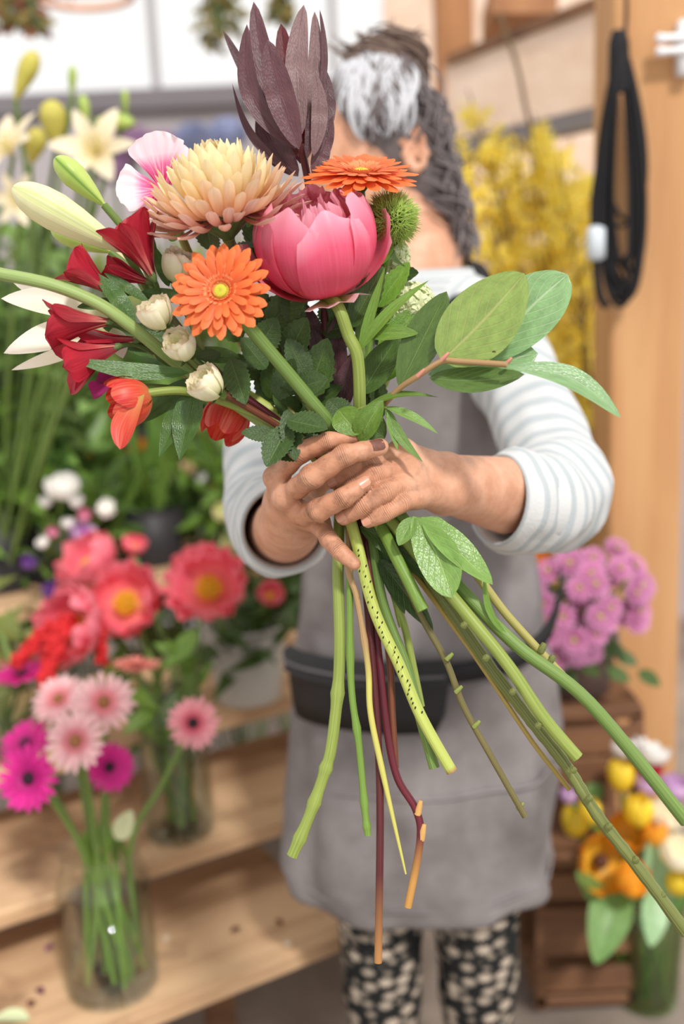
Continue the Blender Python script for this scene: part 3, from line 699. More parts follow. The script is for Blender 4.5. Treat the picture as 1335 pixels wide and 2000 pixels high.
for nm, mt, cnt, rng_, lab in (('grey_locks', M_HGREY, 560, (-1.35, 1.95), 'silver grey hair swept back from the forehead'), ('dark_locks', M_HDARK, 170, (-1.6, 2.1), None)):
    mb = MB()
    for i in range(cnt):
        a = rg.uniform(*rng_); fr = rg.uniform(.0, .75) if nm == 'grey_locks' else rg.uniform(-.5, .7)
        d0 = hf * fr + hl * math.sin(a) + hu * (math.cos(a) + .25 * (1 - abs(a) / 2)); cv = []; wv = rg.uniform(.05, .22) * rg.choice((-1, 1)); ln = rg.uniform(.55, .95)
        d0 = d0 / np.linalg.norm(d0); sd = np.cross(d0, bund); kk = rg.uniform(1.0, 1.1)
        for j in range(6):
            t = j / 5 * ln; dv = d0 * (1 - t) + bund * t + sd * wv * math.sin(t * 4.2 + i) + hu * .0; cv.append(VV(on_cap(dv, kk + .05 * math.sin(PI * j / 5))))
        lock(mb, cv, rg.uniform(.0014, .0034))
    part(nm, mb.mesh(nm, mt), hair, label=lab)
mb = MB()
for i in range(330):      # dark curls at the nape
    l0 = rg.uniform(-.06, .085); u0 = rg.uniform(-.09, .09); f0 = -.062 - rg.uniform(0, .026) - .012 * (1 - abs(l0) / .08)
    p0 = H_(f0 + .035, l0, u0); cv = [VV(p0)]
    for j in range(1, 5):
        cv.append(VV(H_(f0 + .009 * math.sin(j * 1.5 + i) + rg.uniform(-.004, .004), l0 + .009 * math.cos(j * 1.3 + i), u0 - .022 * j)))
    lock(mb, cv, rg.uniform(.0014, .0032))
part('nape_curls', mb.mesh('nape_curls', M_HDARK), hair)
mb = MB(); bc = H_(-.04, .005, .128)
for i in range(380):
    th, ph = math.acos(rg.uniform(-1, 1)), rg.uniform(0, 2 * PI); R_ = .052 * rg.uniform(.7, 1.18); cv = []
    for j in range(5):
        t_ = th + j * .25; p_ = ph + j * .42
        cv.append(VV(bc + R_ * (1 + .06 * j * rg.random()) * (hf * math.sin(t_) * math.cos(p_) + hl * math.sin(t_) * math.sin(p_) + hu * math.cos(t_) * .95)))
    lock(mb, cv, rg.uniform(.0012, .0026))
for i in range(28):
    ph = rg.uniform(0, 2 * PI); d0 = hf * math.cos(ph) + hl * math.sin(ph) * .6; cv = [VV(bc + d0 * .03), VV(bc + d0 * .055 + hu * .03), VV(bc + d0 * .075 + hu * rg.uniform(.02, .055))]
    lock(mb, cv, .0014)
part('hair_bun', mb.mesh('hair_bun', M_HBUN), hair, label='loose brown bun on the crown')

# ------------------------------------------------------------------ bouquet
BQ = 'cut stems gathered in the hand-held bouquet'
def stem_mesh(path, wpx, n=10, res=8, nodes=(), mat=None, taper=1.0):
    pts = [P(*p) for p in path]; rad = [px(wpx / 2, p[2]) for p in path]; rad[-1] *= taper
    pts, rr = smooth(pts, rad, res)
    for f in nodes:
        k = int(f * (len(rr) - 1)); rr[k] *= 1.28
        for q in (k - 1, k + 1):
            if 0 <= q < len(rr): rr[q] *= 1.1
    return MB().tube(pts, rr, n).mesh('stem', mat)
def stub(root, u, v, d, du, dv, wpx, mat, name='side_shoot'):
    part(name, MB().tube([P(u, v, d), P(u + du * .6, v + dv * .6, d - .002), P(u + du, v + dv, d - .002)], [px(wpx * .6, d), px(wpx * .5, d), px(wpx * .35, d)], 7).mesh(name, mat), root)
def lf(root, b, t, wpx, mat=L_DARK, n=None, name='leaf', **k):
    d = (b[2] + t[2]) / 2; k.setdefault('fold', .22); k.setdefault('nx', 8); k.setdefault('ny', 16)
    return part(name, blade(MB(), P(*b), P(*t), px(wpx, d), n or D(random.uniform(-.3, .3), .35 + random.uniform(-.2, .2), .9), **k).mesh(name, mat), root)
def flat_leaves(root, lst):
    for a in lst: lf(root, *a[:4], **(a[4] if len(a) > 4 else {}))
PC = {}
def cached(key, fn):
    if key not in PC: PC[key] = fn()
    return PC[key]
def ring(root, Mx, name, meshes, n, r0, el, L, jit=.06, zo=0., ph=0., parent=None):
    """n petals around local z: base radius r0, elevation el (rad), length scale L"""
    for i in range(n):
        a = ph + 2 * PI * i / n + random.uniform(-jit, jit); e = el + random.uniform(-jit, jit)
        rad = Vector((math.cos(a), math.sin(a), 0)); y = rad * math.cos(e) + Z3 * math.sin(e); x = Vector((-math.sin(a), math.cos(a), 0)); z = (-x).cross(y)
        B = basis(-x, y, z, rad * r0 + Z3 * zo, L * random.uniform(.94, 1.05))
        part(name, random.choice(meshes), root, Mx @ B)

# --- gerberas
RAY = lambda t: interp([(0, .4), (.2, .7), (.5, .95), (.75, 1), (.88, .86), (.96, .55), (1, .2)], t)
def gerb_mats(k, tip, mid, core, rim, disc):
    return (m_petal(k + '_ray', [(0, core), (.45, mid), (1, tip)], .22, 9, .25, .5), m_petal(k + '_inner', [(0, core), (1, rim)], .1, 6, .2, .55), m_plain(k + '_disc', disc, .7, .3, 300))
G_OR = gerb_mats('orange_gerbera', (240, 128, 66), (234, 106, 50), (222, 88, 40), (250, 172, 116), (190, 186, 60))
def gerbera(pos, axis, R, mats, stem, label, seed=1, el=.12, rows=((21, 1.04), (20, .9), (18, .68)), name='gerbera', group=BQ, calyx=True, flor=(76, .42), smat=None, cat='flower', droop=.035, wide=.25):
    random.seed(seed); end = stem[-1]; root = thing(name, label, cat, P(*end), group)
    Mx = frame(pos, axis, seed, R)
    ms = cached(('gp', mats[0].name, wide, droop), lambda: [blade(MB(), (0, 0, 0), (0, 1, 0), wide + .02 * j, Z3, RAY, fold=0, cup=-.18, arch=droop, ruf=.02, rf=2, seed=j, nx=4, ny=9).mesh('petal', mats[0]) for j in range(3)])
    for i, (n, L) in enumerate(rows): ring(root, Mx, 'petal', ms, n, .17, el + .13 * i, L * .83, .07, .02 + .03 * i, i * .13)
    mb = MB()
    for rr, n, L, e in ((.40, flor[0], flor[1] * .5, .45), (.33, flor[0], flor[1] * .45, .6), (.26, flor[0] - 16, flor[1] * .4, .8), (.20, 44, .13, 1.05), (.14, 34, .10, 1.25)):
        for i in range(n):
            a = 2 * PI * (i + random.random() * .5) / n; rad = Vector((math.cos(a), math.sin(a), 0)); y = rad * math.cos(e) + Z3 * math.sin(e)
            b = rad * rr * .9 + Z3 * .05; blade(mb, b, b + y * L * random.uniform(.8, 1.2), .035, Z3 - rad * .2, STRAP, arch=.12, nx=2, ny=3)
    part('inner_florets', mb.mesh('inner_florets', mats[1]), root, Mx)
    mb = MB(); mb.lathe([(.0, .12), (.06, .125), (.12, .11), (.17, .07), (.2, .02)][::-1], None, 18)
    for i in range(60):
        a = i * 2.39996; r = .020 * math.sqrt(i); mb.blob((r * math.cos(a), r * math.sin(a), .12 - r * r * 2), .017, 5, 3)
    part('disc', mb.mesh('disc', mats[2]), root, Mx)
    if calyx:
        mb = MB().lathe([(.03, -.30), (.09, -.26), (.15, -.16), (.19, -.06), (.22, .0)], None, 18, lambda a, z: 1 + .06 * math.cos(a * 18)); part('calyx', mb.mesh('calyx', S_DARK), root, Mx)
    st_ = Mx @ Vector((0, 0, -.26)); pth = [st_] + [P(*p) for p in stem[1:]]
    wp = stem[0]; pts, rr = smooth(pth, [px(wp / 2, .85) * (.8 if i == 0 else 1) for i in range(len(pth))], 8)
    part('stem', MB().tube(pts, rr, 10).mesh('stem', smat or S_GREEN), root); return root
gerbera(P(432, 570, .80), D(-.10, .18, 1), px(97, .80), G_OR, [26, (500, 655, .83), (570, 738, .845), (650, 835, .862), (720, 930, .885), (800, 1030, .875), (900, 1150, .86), (1010, 1262, .845), (1150, 1372, .84), (1340, 1605, .83)], 'orange gerbera facing the viewer at the front of the bouquet, left of the pink peony', 3, .05)
g2 = gerbera(P(705, 343, .86), D(.02, .84, .54), px(110, .86), G_OR, [22, (705, 440, .895), (704, 600, .885), (700, 790, .878), (690, 930, .89), (720, 1010, .89), (745, 1170, .885), (792, 1300, .88), (820, 1400, .875), (848, 1500, .87)], 'orange gerbera seen side-on, lying over the top of the pink peony', 8, -.06)

# --- peony
P_PE = m_petal('coral_pink_petal', [(0, (236, 130, 130)), (.3, (242, 92, 122)), (.75, (244, 104, 138)), (1, (250, 176, 196))], .22, 30, .35, .42, lin((250, 150, 170)))
P_PE2 = m_petal('inner_pink_petal', [(0, (240, 96, 96)), (.5, (246, 112, 130)), (1, (252, 184, 202))], .2, 24, .45, .45, lin((250, 170, 190)))
P_PEB = m_petal('peony_guard_petal', [(0, (186, 180, 96)), (.55, (208, 204, 120)), (.85, (244, 190, 190)), (1, (250, 214, 220))], .35, 8, .2, .45, lin((140, 110, 60)))
def peony(pos, axis, R, stem, label, seed, outer=6, inner=16, open_=2.0, mats=None, group=BQ, name='peony', smat=None, centre=None, flare=.0, guard=True, ez=.92, layer=1, wst=24):
    random.seed(seed); mo, mi = mats or (P_PE, P_PE2); root = thing(name, label, 'flower', P(*stem[-1]), group); Mx = frame(pos, axis, seed * 1.3, R)
    for i in range(outer):
        a = 2 * PI * i / outer + random.uniform(-.15, .15)
        me = sph_petal(MB(), .05, open_ + random.uniform(-.12, .15), .78 + random.uniform(0, .12), 1 - .035 * (i % 3), ez, flare + random.uniform(-.05, .05), .03, i + seed, 16, 14, .10, .06).mesh('petal', mo)
        part('petal', me, root, Mx @ Matrix.Rotation(a, 4, 'Z'))
    for i in range(inner):
        lay = i / max(1, inner - 1); a = i * 2.4 + random.uniform(-.2, .2); R_ = .90 - .62 * lay
        me = sph_petal(MB(), .15, open_ + .06 - .2 * lay + random.uniform(-.2, .2), .5 + random.uniform(-.12, .1), R_, max(1., min(3.2, .62 / (.68 * R_))), flare * .5, .06, i + seed * 3, 10, 9, .15, .05, 0, 4).mesh('inner_petal', mi)
        part('inner_petal', me, root, Mx @ Matrix.Translation((0, 0, -.05 + .05 * lay)) @ Matrix.Rotation(a, 4, 'Z'))
    if centre:
        mb = MB()
        for i in range(110):
            a = i * 2.39996; r = .030 * math.sqrt(i); b = Vector((r * math.cos(a) * .6, r * math.sin(a) * .6, -.35)); t = Vector((r * math.cos(a) * 1.25, r * math.sin(a) * 1.25, -.02 + random.uniform(-.06, .1))); mb.tube([b, t], [.018, .03], 5)
        part('stamens', mb.mesh('stamens', centre), root, Mx)
    pth = [Mx @ Vector((0, 0, -ez))] + [P(*p) for p in stem[1:]]; pts, rr = smooth(pth, [px(stem[0] / 2, .85)] * len(pth), 8)
    part('stem', MB().tube(pts, rr, 10).mesh('stem', smat or S_LIME), root); return root, Mx
ro, Mx = peony(P(614, 466, .845), D(-.16, .80, .56), px(126, .845), [25, (660, 600, .845), (680, 655, .848), (698, 700, .85), (702, 800, .862), (700, 930, .892), (780, 1040, .872), (908, 1196, .846), (992, 1300, .838), (1060, 1400, .832), (1127, 1480, .828)], 'large coral pink peony bloom, half open, at the centre of the bouquet', 4, 6, 20, 2.32)
me = sph_petal(MB(), .0, .80, .8, 1.05, .92, .16, .05, 2, 12, 8, .05, .0).mesh('guard_petal', P_PEB)
va = (Mx.inverted() @ CAM); part('guard_petal', me, ro, Mx @ Matrix.Rotation(math.atan2(va.y, va.x) + .25, 4, 'Z'), label='small cream and green guard petal under the bloom')
for k, (dr, a0, b0, c0) in enumerate(((1.7, .15, 1.75, 1.09), (-1.75, .1, 1.6, 1.07), (-1.4, .1, 1.75, 1.05))):
    part('petal', sph_petal(MB(), a0, b0, .5, c0, .92, .1, .03, k, 10, 10, .2).mesh('petal', P_PE), ro, Mx @ Matrix.Rotation(math.atan2(va.y, va.x) + dr, 4, 'Z'))
flat_leaves(ro, [((697, 690, .85), (838, 547, .84), 26, L_PEONY, dict(fold=.3, arch=.1, prof=LANCE)), ((700, 690, .85), (752, 520, .845), 20, L_PEONY, dict(fold=.3, prof=LANCE)), ((715, 655, .85), (817, 651, .835), 34, L_PEONY, dict(arch=.08)), ((685, 640, .868), (748, 520, .865), 56, L_DARK, dict(serr=.05)),
    ((705, 770, .872), (778, 655, .868), 66, L_DARK, dict(fold=.1)), ((735, 600, .872), (800, 512, .866), 46, L_BRIGHT, dict(serr=.08)), ((740, 745, .89), (800, 680, .89), 46, L_BRIGHT), ((740, 690, .88), (815, 600, .885), 50, L_BRIGHT, dict(serr=.06))])
flat_leaves(ro, [((706, 800, .85), (856, 776, .84), 26, L_PEONY, dict(arch=.12, prof=LANCE, n=D(.1, .8, .6))), ((752, 795, .845), (856, 848, .84), 29, L_FRESH, dict(arch=.06, prof=LANCE, n=D(.2, .7, .7))), ((752, 797, .845), (826, 903, .84), 22, L_FRESH, dict(prof=LANCE, side=.06)), ((758, 800, .845), (776, 880, .842), 23, L_FRESH, dict(prof=LANCE)),
    ((702, 862, .845), (748, 782, .838), 52, L_PEONY, dict(arch=.12, cup=.3)), ((752, 855, .85), (700, 820, .842), 44, L_DARK, dict(cup=.3)), ((745, 860, .85), (718, 795, .85), 40, L_PEONY), ((660, 800, .85), (700, 850, .842), 60, L_PEONY, dict(arch=.1))])
part('stem', MB().tube([P(700, 800, .855), P(730, 790, .848), P(755, 796, .845)], px(4), 6).mesh('stem', S_LIME), ro)

# --- peach chrysanthemum
CH = [m_petal('chrys_cream', [(0, (232, 190, 130)), (.5, (246, 222, 168)), (1, (250, 234, 190))], .15, 8, .3, .5, lin((226, 180, 120))), m_petal('chrys_peach', [(0, (196, 130, 100)), (.5, (236, 192, 150)), (1, (250, 226, 192))], .25, 10, .25, .5, lin((214, 150, 116))), m_petal('chrys_rose', [(0, (150, 78, 70)), (.5, (200, 134, 116)), (1, (240, 208, 190))], .35, 12, .22, .5, lin((170, 96, 84)))]
def chrys():
    random.seed(21); root = thing('chrysanthemum', 'large peach and cream chrysanthemum head above the orange gerbera', 'flower', P(1345, 1825, .83), BQ)
    R = px(158, .84); Mx = frame(P(436, 418, .845), D(-.17, .92, .36), .4, R)
    ms = [[blade(MB(), (0, 0, 0), (0, 1, 0), w_, Z3, SPOON, cup=.55, arch=-a_, nx=6, ny=9, seed=j).mesh('petal', CH[c]) for j, (w_, a_) in enumerate(((.21, .13), (.24, .1), (.2, .16)))] for c in range(3)]
    NP = 178
    for i in range(NP):
        f = (i + .5) / NP; a = i * 2.39996; e = math.radians(88 - 92 * f ** 1.05) + random.uniform(-.07, .07)
        rad = Vector((math.cos(a), math.sin(a), 0)); y = rad * math.cos(e) + Z3 * math.sin(e); x = Vector((-math.sin(a), math.cos(a), 0)); z = (-x).cross(y)
        L = (.80 - .12 * f) * random.uniform(.92, 1.08); c = 0 if f < .52 else (1 if f < .76 else 2)
        if f > .9: e -= .1
        part('petal', random.choice(ms[c]), root, Mx @ basis(-x, y, z, rad * (.40 * f ** .6) + Z3 * (.06 - .12 * f), L))
    part('calyx', MB().lathe([(.05, -.32), (.12, -.27), (.26, -.16), (.38, -.07), (.3, .02)], None, 20).mesh('calyx', S_DARK), root, Mx)
    pth = [Mx @ Vector((0, 0, -.28))] + [P(*p) for p in ((465, 520, .89), (540, 680, .895), (640, 850, .89), (690, 930, .895), (770, 1040, .89), (850, 1150, .872), (886, 1200, .866), (955, 1300, .858), (1031, 1400, .852), (1103, 1492, .846), (1166, 1592, .84), (1250, 1700, .835), (1340, 1822, .83))]
    pts, rr = smooth(pth, [px(12)] * len(pth), 10); random.seed(2)
    part('stem', MB().tube(pts, [r * random.uniform(.95, 1.08) for r in rr], 9).mesh('stem', S_OLIVE), root)
    for u, v in ((905, 1222), (948, 1286), (1000, 1352), (1050, 1418), (1118, 1505), (1150, 1560), (1188, 1615), (1240, 1680), (1292, 1750)): stub(root, u, v, .832, 5, -6, 13, S_OLIVE, 'leaf_scar')
    random.seed(33)
    for (b, t, w_) in (((470, 520, .88), (560, 475, .87), 50), ((520, 640, .885), (490, 560, .87), 60), ((560, 700, .88), (600, 620, .865), 64), ((520, 640, .88), (600, 560, .868), 66), ((600, 780, .885), (640, 660, .87), 70), ((560, 560, .88), (500, 480, .87), 40)): lf(root, b, t, w_, L_DARK, serr=.08)
    for (b, t, w_) in (((330, 470, .88), (355, 440, .875), 30), ((480, 440, .875), (500, 425, .868), 24)): lf(root, b, t, w_, L_BRIGHT)
chrys()

# --- leucadendron
LEU = m_leaf('burgundy_bract', (84, 48, 54), (104, 70, 72), .42, 1, 0, .1, .25); LEUR = m_leaf('deep_red_bract', (98, 26, 34), (120, 44, 50), .45, 1, 0, .2, .25); LEUG = m_leaf('grey_mauve_bract', (122, 92, 92), (146, 116, 114), .42, 1, 0, .1, .3)
S_BURG = m_stem('burgundy_stem', (66, 26, 32), (104, 46, 46), tipc=((170, 120, 70), .93))
root = thing('leucadendron', 'tall dark burgundy leucadendron spike rising above the other flowers', 'flower', P(738, 1880, .87), BQ)
for b, t, w_, m_, k in [((577, 292, .868), (482, 47, .862), 40, LEU, dict(side=.16)), ((578, 290, .882), (495, 3, .885), 46, LEU, dict(side=.05)), ((584, 292, .86), (522, 77, .852), 56, LEU, dict(side=.03)), ((580, 285, .885), (548, 46, .892), 46, LEUR, {}), ((590, 262, .872), (593, 9, .874), 44, LEUG, dict(side=.05)), ((596, 262, .884), (614, 22, .886), 30, LEUG, dict(side=-.04)), ((604, 250, .882), (624, 18, .882), 13, LEU, dict(side=-.08)),
    ((612, 305, .868), (616, 143, .866), 32, LEUG, dict(side=-.06)), ((616, 300, .88), (624, 117, .884), 26, LEU, dict(side=-.12)), ((606, 290, .886), (618, 104, .886), 18, LEU, {}), ((580, 345, .882), (453, 162, .885), 17, LEU, dict(side=.12, prof=LANCE)), ((582, 345, .89), (508, 205, .892), 56, LEU, dict(side=.08)), ((622, 330, .88), (648, 226, .882), 14, LEU, dict(side=-.08)), ((612, 345, .876), (638, 270, .878), 34, LEU, {}), ((535, 250, .9), (436, 60, .9), 20, LEU, dict(side=.0)), ((600, 310, .872), (612, 200, .872), 20, LEU, {}), ((586, 320, .89), (560, 140, .895), 44, LEUR, {})]:
    k = dict(k); k['side'] = -k.get('side', 0); k.setdefault('prof', lens_prof(.5, .6)); lf(root, b, t, w_ * 1.02, m_, D(random.uniform(-.2, .2), -.1, 1), 'bract', fold=.18, **k)
part('stem', stem_mesh([(586, 282, .878), (602, 360, .89), (628, 560, .895), (650, 800, .897), (690, 930, .9), (708, 1090, .885), (726, 1280, .878), (738, 1450, .875), (742, 1600, .872), (738, 1880, .87)], 15, mat=S_BURG), root)
flat_leaves(root, [((650, 800, .895), (610, 640, .89), 50, LEU, {}), ((652, 780, .895), (655, 620, .89), 52, LEU, {}), ((655, 820, .893), (690, 690, .888), 46, LEU, {}), ((630, 700, .9), (580, 580, .898), 46, LEU, {})])

# --- green dianthus ball
k = N('green_fuzz'); o_, x_, y_ = k.uv(); M_FUZZ = k.finish(k.ramp(y_, [(0, (160, 196, 80)), (.6, (200, 226, 110)), (1, (228, 246, 156))]), .6, .4)
root = thing('green_dianthus', 'fuzzy lime green dianthus ball beside the pink peony', 'flower', P(718, 1630, .868), BQ); random.seed(5); mb = MB(); c = P(764, 428, .872); R = px(52, .87)
for i in range(2600):
    d = Vector((random.gauss(0, 1), random.gauss(0, 1), random.gauss(0, 1))).normalized(); b = c + d * R * random.uniform(.35, .8); t = c + (d + Vector((random.gauss(0, .22), random.gauss(0, .22), random.gauss(0, .22)))).normalized() * R * random.uniform(.95, 1.28)
    x = d.orthogonal().normalized(); y = d.cross(x); r = px(1.7); m_ = (b + t) / 2 + x * random.gauss(0, .001)
    for p_, q_ in ((b, m_), (m_, t)):
        pass
    b0 = len(mb.v); mb.v.extend([b + x * r, b - x * r * .5 + y * r * .8, b - x * r * .5 - y * r * .8, t])
    for f in ((0, 1, 3), (1, 2, 3), (2, 0, 3)): mb.f.append(tuple(q + b0 for q in f)); mb.uv.append([(.5, 0), (.5, 0), (.5, 1)])
part('bristles', mb.mesh('bristles', M_FUZZ), root, kind='stuff')
part('core', MB().blob(c, R * .6, 14, 10).mesh('core', L_DARK), root)
part('stem', stem_mesh([(760, 470, .875), (735, 600, .9), (700, 800, .9), (680, 940, .9), (682, 1100, .88), (685, 1330, .875), (700, 1450, .872), (712, 1580, .87), (718, 1632, .868)], 14, nodes=(.27, .6, .72, .86, .95), mat=S_FRESH), root)
flat_leaves(root, [((765, 480, .872), (792, 520, .866), 12, L_DARK, dict(prof=LANCE, side=.2)), ((750, 500, .872), (800, 440, .868), 12, L_DARK, dict(prof=LANCE)), ((735, 520, .872), (770, 480, .868), 20, L_BRIGHT)])

# --- snowball viburnum (white-green)
P_SNOW = m_petal('snowball_floret', [(0, (206, 220, 150)), (1, (240, 242, 206))], .1, 4, .3, .6)
def snowball(cs, stem, wpx, label, mat=P_SNOW, smat=S_LIME, nodes=(), seed=3):
    random.seed(seed); root = thing('snowball_viburnum', label, 'flower', P(*stem[-1]), BQ)
    ms = [MB() for _ in range(2)]
    for j, mb in enumerate(ms):
        for q in range(5): a = 2 * PI * q / 5; blade(mb, (0, 0, 0), (math.cos(a), math.sin(a), .1), .8, Z3, FAN, cup=-.2, nx=3, ny=4)
    ms = [m.mesh('floret', mat) for m in ms]
    for u, v, d, r, n in cs:
        c = P(u, v, d)
        for i in range(n):
            z = 1 - 2 * (i + .5) / n; a = i * 2.4; dv = Vector((math.sqrt(1 - z * z) * math.cos(a), math.sqrt(1 - z * z) * math.sin(a), z)); part('floret', random.choice(ms), root, frame(c + dv * px(r, d), dv, i, px(r * .48, d)))
        part('core', MB().blob(c, px(r * .9, d), 10, 8).mesh('core', L_BRIGHT), root)
    part('stem', stem_mesh(stem, wpx, nodes=nodes, mat=smat), root); return root
snowball([(806, 596, .90, 40, 60), (768, 500, .905, 30, 40), (770, 610, .90, 26, 30)], [(800, 620, .905), (760, 720, .905), (700, 850, .905), (670, 940, .905), (660, 1095, .888), (663, 1240, .88), (660, 1340, .878), (648, 1450, .875), (636, 1500, .874), (605, 1590, .872), (570, 1672, .87)], 23, 'white green snowball flowers half hidden right of the peony leaves', nodes=(.62, .8, .88, .95))

# --- lilies
k = N('lily_bud'); o_, x_, y_ = k.uv(); gr = k.ramp(k.math('ABSOLUTE', k.math('SINE', k.math('MULTIPLY', x_, 3 * PI))), [(.0, (150, 176, 84)), (.25, (196, 208, 124)), (.7, (226, 228, 172))]); nz = k.noise(k.scaled(o_.outputs['UV'], (40, 1.2, 1)), 1, 3)
cb = k.mix(k.ramp(nz, [(.45, (0, 0, 0, 1)), (.6, (.5, .5, .5, 1))]), gr, lin((238, 236, 198))); cb = k.mix(k.ramp(y_, [(0, (0, 0, 0, 1)), (1, (.35, .35, .35, 1))]), cb, lin((246, 236, 196))); k.bump(nz, .3, .001); M_BUD = k.finish(cb, .42, .12)
k = N('lily_bud_green'); o_, x_, y_ = k.uv(); gr = k.ramp(k.math('ABSOLUTE', k.math('SINE', k.math('MULTIPLY', x_, 3 * PI))), [(.0, (104, 136, 58)), (.3, (156, 184, 84)), (.8, (186, 206, 110))]); M_BUDG = k.finish(gr, .42, .1)
P_LILY = m_petal('white_lily_petal', [(0, (214, 220, 160)), (.4, (246, 240, 220)), (1, (252, 244, 232))], .12, 10, .3, .4, lin((226, 214, 190)))
def bud_mesh(L, R, mat, n=30):
    pr = [(.16, 0), (.2, .03), (.34, .1), (.6, .25), (.86, .45), (1, .62), (.96, .76), (.78, .88), (.48, .96), (.2, .995), (0.02, 1)]
    pts, rr = smooth([Vector((0, 0, z)) for r, z in pr], [r for r, z in pr], 4)
    return MB().lathe([(r * R, p.z * L) for r, p in zip(rr, pts)], None, n, lambda a, z: 1 + .045 * math.cos(3 * a) - .05 * max(0, 1 - abs(math.sin(1.5 * a)) * 4)).mesh('bud', mat)
S_LILY = m_stem('speckled_lily_stem', (168, 182, 84), (194, 202, 110), tipc=((160, 116, 70), .985))
root = thing('white_lily', 'lily with pale green buds and open white bloom at the left edge of the bouquet', 'flower', P(880, 1505, .86), BQ)
for b, t, r, m_ in (((244, 490, .85), (25, 366, .83), 37, M_BUD), ((203, 400, .87), (108, 308, .865), 25, M_BUDG), ((215, 492, .885), (100, 446, .885), 22, M_BUDG)):
    a, e = P(*b), P(*t); part('bud', bud_mesh((e - a).length, px(r), m_), root, frame(a, e - a, 2.2))
for b, t, w_, k in (((215, 622, .885), (2, 583, .865), 66, dict(arch=.06)), ((215, 640, .88), (7, 690, .87), 66, dict(arch=.05)), ((205, 660, .89), (22, 723, .885), 32, dict(arch=-.04)), ((215, 612, .9), (26, 552, .9), 58, {}), ((215, 650, .89), (120, 600, .9), 60, {}), ((220, 640, .87), (240, 700, .86), 40, {})): lf(root, b, t, w_, P_LILY, D(.1, .4, .9), 'petal', prof=lens_prof(.5, .8), fold=0, cup=.35, **k)
part('stem', stem_mesh([(215, 640, .888), (330, 690, .9), (480, 770, .902), (600, 860, .9), (660, 950, .895), (692, 1045, .872), (730, 1190, .868), (780, 1300, .865), (822, 1400, .862), (882, 1507, .86)], 23, nodes=(), mat=S_LILY), root)
for (a, b) in (((244, 490, .85), (330, 690, .9)), ((203, 400, .87), (300, 560, .89)), ((215, 492, .885), (300, 600, .895)), ((300, 560, .89), (340, 690, .9))):
    part('pedicel', MB().tube([P(*a), P((a[0] + b[0]) / 2 + 8, (a[1] + b[1]) / 2 - 8, (a[2] + b[2]) / 2), P(*b)], px(8), 8, True, 5).mesh('pedicel', S_GREEN), root)
random.seed(9); me = MB().blob((0, 0, 0), (.5, 1, .5), 6, 4).mesh('leaf_scar', m_plain('black_scar', (44, 36, 26), .7))
for i in range(34):
    t = i / 34; A = [(700, 1075), (730, 1190), (780, 1300), (822, 1400)]; f = t * 3; j = min(2, int(f)); u = A[j][0] + (A[j + 1][0] - A[j][0]) * (f - j); v = A[j][1] + (A[j + 1][1] - A[j][1]) * (f - j)
    part('leaf_scar', me, root, frame(P(u + random.uniform(-9, 9), v, .8605 - .003), D(0, 0, 1), -.35, px(3.2)))

# --- alstroemeria
P_AL = m_petal('crimson_petal', [(0, (140, 60, 62)), (.35, (166, 32, 52)), (.8, (190, 40, 58)), (1, (176, 34, 54))], .3, 22, .22, .42, lin((96, 10, 30)))
P_ALS = m_petal('striped_crimson_petal', [(0, (220, 150, 130)), (.4, (196, 70, 76)), (1, (172, 28, 48))], .95, 22, .22, .42, lin((50, 6, 20)), vy=(.2, 1.0))
S_ALS = m_stem('alstroemeria_stem', (120, 132, 66), (150, 160, 84))
def alstro(florets, stem, label, leaves, wpx=14, seed=1, smat=S_ALS):
    random.seed(seed); root = thing('alstroemeria', label, 'flower', P(*stem[-1]), BQ)
    po = [blade(MB(), (0, 0, 0), (0, 1, 0), .56, Z3, lambda t: interp([(0, .18), (.3, .42), (.65, .9), (.82, 1), (.93, .75), (1, .1)], t), cup=.3, arch=.07, ruf=.03, nx=8, ny=12, seed=j).mesh('petal', P_AL) for j in range(2)]
    pi = [blade(MB(), (0, 0, 0), (0, .95, 0), .28, Z3, lambda t: interp([(0, .2), (.4, .55), (.7, 1), (.9, .7), (1, .05)], t), cup=.4, arch=.05, ruf=.03, nx=8, ny=12, seed=j).mesh('petal', P_ALS) for j in range(2)]
    for b, t, sp in florets:
        a, e = P(*b), P(*t); L = (e - a).length; Mx = frame(a, e - a, random.uniform(0, 6), L * 1.04)
        fb = part('floret', MB().lathe([(.02, -.05), (.045, -.02), (.06, .03), (.05, .1)], None, 12).mesh('floret', S_DARK), root, Mx)
        for i in range(3):
            for ms, ph, dl in ((po, 0, 0), (pi, PI / 3, -.05)):
                an = 2 * PI * i / 3 + ph; rad = Vector((math.cos(an), math.sin(an), 0)); el = PI / 2 - sp + dl + random.uniform(-.06, .06); y = rad * math.cos(el) + Z3 * math.sin(el); x = Vector((-math.sin(an), math.cos(an), 0))
                part('petal', random.choice(ms), fb, Mx @ basis(-x, y, (-x).cross(y), rad * .03, 1))
        part('pedicel', MB().tube([a, (a + P(*stem[0])) / 2 + UP * .004, P(*stem[0])], px(5), 7, True, 4).mesh('pedicel', S_DARK), root)
    part('stem', stem_mesh(stem, wpx, mat=smat), root); flat_leaves(root, leaves); return root
